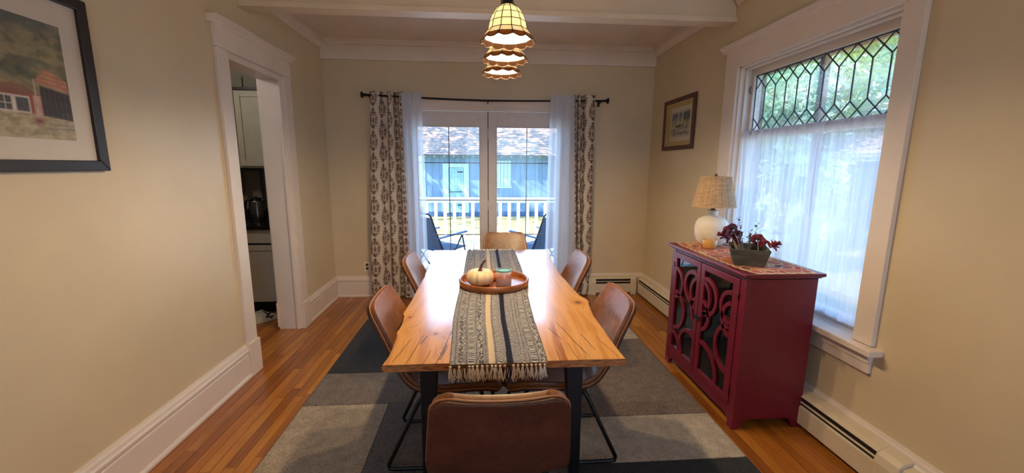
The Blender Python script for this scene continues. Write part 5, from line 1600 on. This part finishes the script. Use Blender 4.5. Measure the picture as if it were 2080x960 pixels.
# local: x -0.9..0.72, front at y=-0.28
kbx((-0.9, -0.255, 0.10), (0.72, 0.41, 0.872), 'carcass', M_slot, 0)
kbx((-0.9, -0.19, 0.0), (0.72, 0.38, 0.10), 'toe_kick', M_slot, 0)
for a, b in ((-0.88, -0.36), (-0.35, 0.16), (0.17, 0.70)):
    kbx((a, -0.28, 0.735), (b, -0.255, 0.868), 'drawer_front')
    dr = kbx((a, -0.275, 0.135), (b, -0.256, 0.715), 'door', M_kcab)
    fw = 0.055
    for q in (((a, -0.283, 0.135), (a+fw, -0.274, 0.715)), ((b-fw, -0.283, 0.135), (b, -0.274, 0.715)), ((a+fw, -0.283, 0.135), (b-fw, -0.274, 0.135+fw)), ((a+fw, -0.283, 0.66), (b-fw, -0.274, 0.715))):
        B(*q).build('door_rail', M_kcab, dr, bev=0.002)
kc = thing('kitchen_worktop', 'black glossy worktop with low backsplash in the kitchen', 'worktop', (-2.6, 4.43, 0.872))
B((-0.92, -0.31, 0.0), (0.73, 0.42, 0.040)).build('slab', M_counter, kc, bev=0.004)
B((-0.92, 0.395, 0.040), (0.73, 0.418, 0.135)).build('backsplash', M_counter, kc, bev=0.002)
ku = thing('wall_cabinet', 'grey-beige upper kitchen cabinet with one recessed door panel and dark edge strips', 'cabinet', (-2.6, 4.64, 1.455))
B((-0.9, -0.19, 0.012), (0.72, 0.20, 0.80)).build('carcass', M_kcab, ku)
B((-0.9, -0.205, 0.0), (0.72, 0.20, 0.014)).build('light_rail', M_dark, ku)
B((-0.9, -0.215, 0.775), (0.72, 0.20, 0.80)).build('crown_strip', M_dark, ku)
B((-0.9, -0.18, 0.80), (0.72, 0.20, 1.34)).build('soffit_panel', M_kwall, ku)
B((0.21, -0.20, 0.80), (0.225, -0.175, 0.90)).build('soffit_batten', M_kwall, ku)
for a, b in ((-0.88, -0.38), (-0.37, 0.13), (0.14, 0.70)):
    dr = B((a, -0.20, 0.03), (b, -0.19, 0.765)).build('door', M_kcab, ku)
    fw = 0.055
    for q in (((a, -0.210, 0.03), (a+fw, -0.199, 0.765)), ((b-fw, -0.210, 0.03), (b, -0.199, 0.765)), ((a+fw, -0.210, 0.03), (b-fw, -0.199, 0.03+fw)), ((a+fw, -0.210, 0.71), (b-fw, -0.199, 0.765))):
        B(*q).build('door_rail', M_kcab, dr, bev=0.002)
kt = thing('electric_kettle', 'brushed steel electric kettle with black handle on the kitchen worktop', 'kettle', (-2.385, 4.52, 0.9125))
M_ksteel = simple('kettle_steel', rgb(120, 118, 116), 0.25, 1.0, var=0.05)
MB().lathe([(0.0, 0), (0.078, 0.0), (0.080, 0.012), (0.0, 0.013)], 32).build('power_base', M_blackplastic, kt)
MB().lathe([(0.0, 0.014), (0.074, 0.014), (0.077, 0.022), (0.072, 0.10), (0.062, 0.20), (0.057, 0.222), (0.0, 0.222)], 36).build('kettle_body', M_ksteel, kt)
MB().lathe([(0.0, 0.222), (0.055, 0.222), (0.052, 0.236), (0.03, 0.244), (0.012, 0.246), (0.012, 0.256), (0.0, 0.258)], 28).build('lid', M_blackplastic, kt)
MB().tube([(-0.052, 0, 0.215), (-0.085, 0, 0.222), (-0.112, 0, 0.200), (-0.120, 0, 0.150), (-0.108, 0, 0.085), (-0.074, 0, 0.045)], [0.011, 0.012, 0.013, 0.012, 0.010, 0.008], 12).build('handle', M_blackplastic, kt)
MB().prism([(0.052, 0.190), (0.088, 0.222), (0.052, 0.222)], -0.016, 0.016, 1).build('spout', M_ksteel, kt, bev=0.003)
fa = thing('faucet', 'slim black gooseneck faucet arm rising behind the kettle', 'faucet', (-2.335, 4.72, 0.9125))
MB().tube([(0, 0, 0), (0, 0, 0.16), (0.02, -0.01, 0.24), (0.055, -0.02, 0.345), (0.085, -0.025, 0.362), (0.13, -0.03, 0.355), (0.19, -0.03, 0.30)], 0.009, 10).build('spout_tube', M_black, fa)
MB().lathe([(0.0, 0), (0.026, 0), (0.026, 0.008), (0.014, 0.014), (0.0, 0.016)], 20).build('base_ring', M_black, fa)
cbo = thing('cutting_board', 'beige cutting board standing against the kitchen backsplash', 'cutting board', (-2.545, 4.80, 1.015))
B((-0.075, -0.010, 0), (0.075, 0.008, 0.42)).build('board', simple('beige_board', rgb(146, 130, 112), 0.6), cbo, bev=0.004)
B((0.078, -0.012, 0), (0.092, 0.010, 0.42)).build('edge_strip', simple('brown_strip', rgb(104, 78, 60), 0.6), cbo, bev=0.002)
bo = thing('soap_bottle', 'dark bottle with a blue cap on the worktop beside the kettle', 'bottle', (-2.61, 4.62, 0.9125))
MB().lathe([(0, 0), (0.032, 0), (0.034, 0.006), (0.034, 0.26), (0.026, 0.30), (0.013, 0.315), (0.013, 0.33), (0, 0.33)], 24).build('bottle_body', M_blackplastic, bo)
MB().lathe([(0, 0.33), (0.030, 0.33), (0.030, 0.43), (0.022, 0.445), (0, 0.445)], 24).build('cap', simple('blue_cap', rgb(30, 52, 118), 0.4), bo)
# crumpled cloth on the kitchen floor
M_cloth = attr_mat('patterned_cotton', rough=0.9, spec=0.1)
aa, bb_ = np.meshgrid(np.linspace(0, 1, 60), np.linspace(0, 2*PI, 70))
rr2 = aa**0.8
hx = rr2*(0.165+0.018*np.sin(bb_*3)); hy = rr2*(0.125+0.014*np.sin(bb_*4+1))
cxx = hx*np.cos(bb_); cyy = hy*np.sin(bb_)
czz = 0.075*(1-rr2**2.6)*(0.7+0.5*fbm(cxx*16+9, cyy*16+9, 5, 3))+0.002
pat = np.zeros(aa.shape+(3,))+np.array(rgb(196, 190, 178)[:3])
pat = lay(pat, sstep(0.5, 0.56, fbm(cxx*32+3, cyy*32+3, 8, 2))*(cyy+cxx*0.4 > -0.02), rgb(34, 34, 40))
cl = grid_obj('crumpled_cloth', cxx-2.20, cyy+4.02, czz, M_cloth, None, pat)
tag(cl, 'crumpled white and black patterned cloth on the kitchen floor', 'cloth')

# ------------------------------------------------------------------ outside: deck, railing, folding chairs
M_deckp = None
k = N('worn_white_deck_paint')
oi = k.n('ShaderNodeObjectInfo')
v = k.coord('Object', (6, 1.2, 1), None)
f = k.noise(v, 5, 6, 0.7)
c1 = k.ramp(f, [(0.40, rgb(120, 104, 96)), (0.47, rgb(208, 206, 210)), (1.0, rgb(226, 226, 230))])
M_deckp = k.surf(k.bsdf(c1, 0.7))
deck = struct(B((-3.4, 4.9, -0.30), (3.4, 8.86, -0.14)).build('deck', M_deckp))
i = 0; x = -3.4
while x < 3.4:
    if -1.3 < x < 1.5: B((x+0.004, 4.92, -0.139), (x+0.134, 8.88, -0.10)).build('deck_board', M_deckp, deck)
    else:
        pass
    x += 0.14
m = MB(); x = -3.4
while x < 3.4:
    if not (-1.3 < x < 1.5): m.box((x+0.004, 4.92, -0.139), (x+0.134, 8.88, -0.10))
    x += 0.14
o = m.build('side_deck_boards', M_deckp, deck); o['kind'] = 'stuff'
M_rail = simple('white_railing_paint', rgb(214, 226, 232), 0.5, var=0.03)
rl_ = thing('deck_railing', 'white wooden deck railing with square balusters behind the folding chairs', 'railing', (0, 8.72, -0.10))
B((-3.4, -0.045, 0.905), (3.4, 0.045, 0.945)).build('cap_rail', M_rail, rl_, bev=0.003)
B((-3.4, -0.02, 0.84), (3.4, 0.02, 0.90)).build('top_rail', M_rail, rl_, bev=0.003)
B((-3.4, -0.02, 0.06), (3.4, 0.02, 0.12)).build('bottom_rail', M_rail, rl_, bev=0.003)
xb = -0.985-0.194*11
while xb < 3.3:
    if -1.25 < xb < 1.5: B((xb-0.033, -0.016, 0.12), (xb+0.033, 0.016, 0.84)).build('baluster', M_rail, rl_, bev=0.002)
    xb += 0.194
for x in (-3.35, -1.9, 2.3, 3.35): B((x-0.045, -0.045, 0), (x+0.045, 0.045, 0.905)).build('post', M_rail, rl_, bev=0.004)
M_sling = simple('slate_blue_mesh_sling', rgb(58, 72, 96), 0.7, var=0.08, scale=200)
M_ctube = simple('graphite_tube', rgb(44, 46, 54), 0.4, 0.5)
M_arm = simple('blue_grey_armrest', rgb(74, 98, 134), 0.5)
def deck_chair(label, loc, rz):
    t = thing('folding_deck_chair', label, 'deck chair', loc, rz, 'folding chairs on the deck')
    w = 0.275
    for s in (-1, 1):
        MB().tube([(s*w, 0.10, 0.02), (s*w, -0.16, 0.38), (s*w, -0.30, 0.68), (s*w, -0.40, 0.93), (s*(w-0.03), -0.412, 0.955)], 0.013, 8).build('back_frame', M_ctube, t)
        MB().tube([(s*(w+0.02), -0.26, 0.02), (s*(w+0.02), 0.02, 0.38), (s*(w+0.02), 0.17, 0.60)], 0.011, 8).build('leg', M_ctube, t)
        MB().tube([(s*(w+0.02), 0.31, 0.02), (s*(w+0.02), 0.18, 0.60)], 0.011, 8).build('leg', M_ctube, t)
        MB().hexa([(s*(w-0.005), -0.28, 0.600), (s*(w+0.045), -0.28, 0.600), (s*(w+0.055), 0.26, 0.640), (s*(w-0.010), 0.26, 0.640), (s*(w-0.005), -0.28, 0.618), (s*(w+0.045), -0.28, 0.618), (s*(w+0.055), 0.26, 0.660), (s*(w-0.010), 0.26, 0.660)]).build('armrest', M_arm, t, bev=0.006)
        MB().tube([(s*(w-0.01), -0.18, 0.385), (s*(w-0.01), 0.27, 0.425)], 0.011, 8).build('seat_rail', M_ctube, t)
    MB().tube([(-w+0.03, -0.412, 0.955), (w-0.03, -0.412, 0.955)], 0.013, 8).build('top_bar', M_ctube, t)
    for y, z in ((-0.26, 0.025), (0.10, 0.025), (0.31, 0.025)): MB().tube([(-w, y, z), (w, y, z)], 0.010, 8).build('foot_bar', M_ctube, t)
    MB().hexa([(-w+0.012, -0.19, 0.40), (w-0.012, -0.19, 0.40), (w-0.012, -0.18, 0.404), (-w+0.012, -0.18, 0.404), (-w+0.012, -0.392, 0.90), (w-0.012, -0.392, 0.90), (w-0.012, -0.386, 0.904), (-w+0.012, -0.386, 0.904)]).build('back_sling', M_sling, t)
    MB().hexa([(-w+0.012, -0.185, 0.390), (w-0.012, -0.185, 0.390), (w-0.012, 0.27, 0.426), (-w+0.012, 0.27, 0.426), (-w+0.012, -0.185, 0.394), (w-0.012, -0.185, 0.394), (w-0.012, 0.27, 0.430), (-w+0.012, 0.27, 0.430)]).build('seat_sling', M_sling, t)
    return t
deck_chair('blue-grey folding sling chair on the deck beside the left sheer curtain', (-0.64, 6.05, -0.10), math.radians(-42))
deck_chair('blue-grey folding sling chair on the deck beside the right sheer curtain', (0.80, 6.05, -0.10), math.radians(40))

# ground
k = N('leaf_littered_grass')
v = k.coord('Object')
f = k.noise(v, 1.2, 4); f2 = k.noise(v, 22, 4, 0.7)
c1 = k.ramp(f, [(0.35, rgb(118, 132, 70)), (0.6, rgb(178, 160, 98))])
c1 = k.mix(k.ramp(f2, [(0.45, (0, 0, 0, 1)), (0.55, (1, 1, 1, 1))]), c1, rgb(206, 176, 122))
M_grass = k.surf(k.bsdf(c1, 0.95, normal=k.bump(f2, 0.8, 0.03)))
g_ = struct(B((-30, -12, -0.62), (40, 45, -0.50)).build('ground', M_grass))

# ------------------------------------------------------------------ garage behind
gar = thing('garage', 'blue-grey wooden garage with a pale plank door and shingled roof behind the railing', 'building', (0, 16.5, -0.5))
k = N('blue_grey_boards')
f = k.noise(k.coord('Object', (3, 3, 0.4)), 3, 4)
M_gar = k.surf(k.bsdf(k.ramp(f, [(0.3, rgb(112, 142, 178)), (0.7, rgb(136, 166, 198))]), 0.8))
M_gtrim = simple('mint_white_trim', rgb(188, 216, 216), 0.6)
k = N('weathered_shingle')
oi = k.n('ShaderNodeObjectInfo')
f = k.noise(k.coord('Object', (1.5, 6, 6)), 5, 5, 0.7)
M_shing = k.surf(k.bsdf(k.ramp(f, [(0.36, rgb(112, 84, 76)), (0.5, rgb(190, 160, 146)), (0.7, rgb(222, 198, 186))]), 0.9, normal=k.bump(f, 0.6, 0.02)))
B((-2.3, 0.02, 0.0), (7.0, 5.0, 2.45)).build('wall', M_gar, gar)
m = MB(); x = -2.25
while x < 7.0:
    if x < 2.6:
        B((x, 0.0, 0.05), (x+0.285, 0.025, 2.45)).build('wall_board', M_gar, gar, bev=0.004)
    else: m.box((x, 0.0, 0.05), (x+0.285, 0.025, 2.45))
    x += 0.29
o = m.build('other_wall_boards', M_gar, gar); o['kind'] = 'stuff'
B((-2.36, -0.03, 0.0), (-2.24, 0.0, 2.45)).build('corner_board', M_gtrim, gar)
B((-2.25, -0.02, -0.02), (7.0, 0.0, 0.20)).build('skirt_board', simple('blue_skirt', rgb(70, 100, 140), 0.8), gar)
# planked door
dg = bpy.data.objects.new('plank_door', None); COL.objects.link(dg); dg.parent = gar
for a, b in (((-1.56, -0.05, 0.15), (-1.34, 0.0, 2.10)), ((-0.74, -0.05, 0.15), (-0.54, 0.0, 2.10)), ((-1.34, -0.05, 1.94), (-0.74, 0.0, 2.10))):
    B(a, b).build('door_trim', M_gtrim, dg, bev=0.004)
for i in range(5): B((-1.33+i*0.117, -0.035, 0.17), (-1.33+i*0.117+0.114, 0.0, 1.93)).build('door_plank', simple('pale_mint_plank', rgb(158, 198, 206), 0.7) if i == 0 else bpy.data.materials['pale_mint_plank'], dg, bev=0.003)
B((-1.28, -0.045, 0.98), (-0.80, -0.034, 1.00)).build('door_batten', M_dark, dg)
for i, z in enumerate((0.45, 1.75)): B((-0.98, -0.05, z), (-0.76, -0.036, z+0.035)).build('strap_hinge', M_dark, dg)
# small window with a pale blind on the right
wg = bpy.data.objects.new('window', None); COL.objects.link(wg); wg.parent = gar
for i in range(4): B((0.58+i*0.14, -0.03, 1.20), (0.58+i*0.14+0.125, 0.0, 2.22)).build('shutter_slat', M_gtrim, wg, bev=0.004)
B((0.52, -0.04, 1.14), (1.16, 0.0, 1.20)).build('window_sill', M_gtrim, wg)
# roof: courses of shingles, the nearer courses as single pieces
rf = bpy.data.objects.new('roof', None); COL.objects.link(rf); rf.parent = gar; rf.location = (0, -0.45, 2.42); rf.rotation_euler = (math.radians(30), 0, 0)
B((-2.75, 0, -0.05), (7.2, 6.0, 0.0)).build('roof_deck', M_gtrim, rf)
r_ = random.Random(9); nsh = 0; rest = MB()
for c in range(40):
    y = c*0.15-0.02; x = -2.78-r_.random()*0.2
    while x < 7.2:
        w = r_.uniform(0.16, 0.32)
        dz = r_.uniform(0, 0.006)
        p = [(x, y, 0.012+dz), (x+w-0.01, y, 0.012+dz), (x+w-0.01, y+0.19, 0.002), (x, y+0.19, 0.002), (x, y, 0.026+dz), (x+w-0.01, y, 0.026+dz), (x+w-0.01, y+0.19, 0.008), (x, y+0.19, 0.008)]
        if nsh < 280 and -2.4 < x < 2.6 and c < 14 and nsh < 280:
            MB().hexa(p).build('shingle', M_shing, rf, fixn=False); nsh += 1
        else: rest.hexa(p)
        x += w
o = rest.build('other_shingles', M_shing, rf); o['kind'] = 'stuff'
for i in range(24):
    B((-2.6+i*0.37, -0.42, 2.34), (-2.6+i*0.37+0.05, 0.0, 2.42)).build('rafter_tail', M_gtrim, gar)
B((-2.75, -0.47, 2.38), (7.2, -0.44, 2.43)).build('eave_strip', simple('dark_eave', rgb(84, 88, 98), 0.7), gar)

# ------------------------------------------------------------------ house and trees beyond the side window
nb_ = thing('neighbour_house', 'pale siding house with a sunlit shingled porch roof beyond the side window', 'building', (9.5, 9.0, -0.5))
M_side = simple('pale_blue_siding', rgb(120, 150, 176), 0.7)
M_wt = simple('white_exterior_paint', rgb(236, 238, 240), 0.6)
B((0.03, -3.5, 0), (2.6, 1.0, 3.35)).build('wall', M_side, nb_)
for i in range(22):
    z = 0.2+i*0.145
    MB().prism([(0.03, z), (-0.012, z), (0.018, z+0.15), (0.03, z+0.15)], -3.5, 1.0, 1).build('siding_board', M_side, nb_)
B((-0.55, -3.8, 3.42), (0.0, 1.25, 3.66)).build('fascia_board', M_wt, nb_)
MB().prism([(-0.66, 3.56), (-0.56, 3.56), (-0.54, 3.62), (-0.54, 3.68), (-0.66, 3.68)], -3.8, 1.25, 1).build('gutter', M_wt, nb_)
rfh = bpy.data.objects.new('porch_roof', None); COL.objects.link(rfh); rfh.parent = nb_; rfh.location = (-1.75, 0, 2.30); rfh.rotation_euler = (0, math.radians(-18), 0)
B((0, -3.0, -0.06), (1.85, 1.2, 0)).build('roof_deck', M_wt, rfh)
M_brick = simple('rose_shingle', rgb(206, 178, 168), 0.85, var=0.12, scale=3)
r_ = random.Random(4)
for c in range(10):
    y = -3.0+r_.random()*0.1
    while y < 1.15:
        w = 0.30
        MB().box((c*0.185-0.02, y, 0.004+0.002*(c % 2)), (c*0.185+0.175, min(y+w-0.012, 1.2), 0.022+0.002*(c % 2))).build('shingle', M_brick, rfh, fixn=False)
        y += w
for yy_ in (-2.9, -1.5, -0.1, 1.1): B((-1.65, yy_-0.05, 0.0), (-1.55, yy_+0.05, 2.30)).build('porch_post', M_wt, nb_, bev=0.004)
B((-1.66, -2.9, 2.16), (-1.54, 1.1, 2.30)).build('porch_beam', M_wt, nb_)
for y0 in (-2.3, -0.75):
    wd = bpy.data.objects.new('window', None); COL.objects.link(wd); wd.parent = nb_
    B((-0.03, y0, 1.35), (0.02, y0+0.9, 2.15)).build('window_frame', M_wt, wd, bev=0.005)
    B((-0.036, y0+0.06, 1.41), (-0.028, y0+0.84, 2.09)).build('pane', simple('dusky_pane', rgb(120, 140, 160), 0.15) if 'dusky_pane' not in bpy.data.materials else bpy.data.materials['dusky_pane'], wd)
    for i in range(6): B((-0.042, y0+0.06, 1.48+i*0.11), (-0.034, y0+0.84, 1.50+i*0.11)).build('blind_slat', M_wt, wd)

def leaf_mat(name, cs):
    k = N(name)
    at = k.n('ShaderNodeAttribute', attribute_name='Col')
    b = k.bsdf(at.outputs['Color'], 0.6, 0, 0.3)
    tl_ = k.n('ShaderNodeBsdfTranslucent'); k.set(tl_.inputs[0], at.outputs['Color'])
    mx = k.n('ShaderNodeMixShader', i_0=0.45); k.t.links.new(b, mx.inputs[1]); k.t.links.new(tl_.outputs[0], mx.inputs[2])
    return k.surf(mx.outputs[0])
M_leaf = leaf_mat('tree_leaves', None)
M_bark = simple('grey_bark', rgb(96, 82, 72), 0.9, var=0.2, scale=6, bump=0.5, bscale=20)
def tree(label, loc, h, R, zc, nleaf, cols, size, seed, name='garden_tree'):
    rs = np.random.RandomState(seed)
    t = thing(name, label, 'tree', loc, group='trees in the yard')
    r_ = random.Random(seed)
    MB().tube([(0, 0, 0), (0.05, 0.02, h*0.3), (-0.04, 0.05, h*0.6), (0.03, 0, h*0.9)], [0.05*h/3+0.05, 0.04*h/3+0.03, 0.04, 0.015], 10).build('trunk', M_bark, t)
    for b in range(7):
        a = b*0.9+r_.random(); zz = h*(0.3+0.08*b); L = R*r_.uniform(0.6, 0.9)
        MB().tube([(0, 0, zz), (math.cos(a)*L*0.5, math.sin(a)*L*0.5, zz+L*0.35), (math.cos(a)*L, math.sin(a)*L, zz+L*0.5)], [0.035, 0.02, 0.008], 6).build('branch', M_bark, t)
    # leaf blades in clusters
    nc = 46
    ph = rs.uniform(0, 2*PI, nc); ct = rs.uniform(-1, 1, nc); rr3 = R*rs.uniform(0.35, 1.0, nc)**0.6
    cen = np.stack([rr3*np.sqrt(1-ct**2)*np.cos(ph), rr3*np.sqrt(1-ct**2)*np.sin(ph), zc+rr3*ct*(h-zc)/R*0.95], 1)
    ci = rs.randint(0, nc, nleaf)
    P = cen[ci]+rs.normal(0, R*0.16, (nleaf, 3))
    P[:, 2] = np.maximum(P[:, 2], 0.25)
    d = rs.normal(0, 1, (nleaf, 3)); d /= np.linalg.norm(d, axis=1)[:, None]
    e = np.cross(d, rs.normal(0, 1, (nleaf, 3))); e /= np.linalg.norm(e, axis=1)[:, None]
    s_ = size*rs.uniform(0.6, 1.3, nleaf)[:, None]
    vs = np.stack([P-d*s_, P+e*s_*0.5, P+d*s_, P-e*s_*0.5], 1).reshape(-1, 3)
    me = bpy.data.meshes.new('foliage')
    me.vertices.add(len(vs)); me.vertices.foreach_set('co', vs.ravel().astype(np.float32))
    me.loops.add(nleaf*4); me.loops.foreach_set('vertex_index', np.arange(nleaf*4, dtype=np.int32))
    me.polygons.add(nleaf); me.polygons.foreach_set('loop_start', np.arange(0, nleaf*4, 4, dtype=np.int32))
    try: me.polygons.foreach_set('loop_total', np.full(nleaf, 4, dtype=np.int32))
    except Exception: pass
    me.update(calc_edges=True)
    cc = np.array([c[:3] for c in cols])[rs.randint(0, len(cols), nc)][ci]*rs.uniform(0.7, 1.2, nleaf)[:, None]
    c4 = np.ones((nleaf*4, 4), np.float32); c4[:, :3] = np.clip(np.repeat(cc*1.3, 4, 0), 0, 0.95)
    at = me.color_attributes.new('Col', 'FLOAT_COLOR', 'POINT'); at.data.foreach_set('color', c4.ravel())
    me.materials.append(M_leaf)
    o = bpy.data.objects.new('foliage', me); COL.objects.link(o); o.parent = t; o['kind'] = 'stuff'
    return t
G1 = [rgb(128, 166, 40), rgb(164, 194, 50), rgb(84, 130, 70)]
G2 = [rgb(150, 190, 160), rgb(196, 216, 190), rgb(90, 136, 126)]
G3 = [rgb(50, 136, 156), rgb(80, 160, 170), rgb(140, 180, 70)]
G4 = [rgb(226, 190, 60), rgb(216, 160, 50), rgb(170, 180, 70)]
tree('silvery green tree at the far side of the leaded panes', (6.0, 9.8, -0.5), 5.2, 2.0, 3.2, 9000, G2, 0.085, 1)
tree('lime green tree seen through the middle leaded panes', (7.6, 10.6, -0.5), 6.0, 2.2, 3.6, 9000, G1+G2[:1], 0.09, 2)
tree('teal green tree rising behind the neighbouring house', (14.0, 14.8, -0.5), 10.0, 3.6, 6.4, 12000, G3, 0.12, 3)
tree('yellow autumn tree behind the neighbouring house', (15.6, 11.2, -0.5), 9.4, 2.6, 6.8, 7000, G4, 0.12, 4)
tree('pale green bushy tree beside the neighbouring porch', (5.6, 7.4, -0.5), 2.6, 1.0, 1.6, 5000, G2+G1[:1], 0.06, 5)
tree('blue-green tree left of the neighbouring house', (10.2, 14.2, -0.5), 8.0, 3.0, 5.0, 9000, G3+G2, 0.12, 6)
# yard tree whose shade dapples the garage (its crown stands outside the view, to the left)
tree('tall thinly leaved yard tree shading the garage', (-8.2, 13.6, -0.5), 10.5, 3.6, 7.4, 1200, G1+G4, 0.20, 7)
tree('tall sparse yard tree standing beside the garage corner', (-5.4, 13.6, -0.5), 11.5, 2.8, 8.8, 800, G1+G4, 0.20, 8)
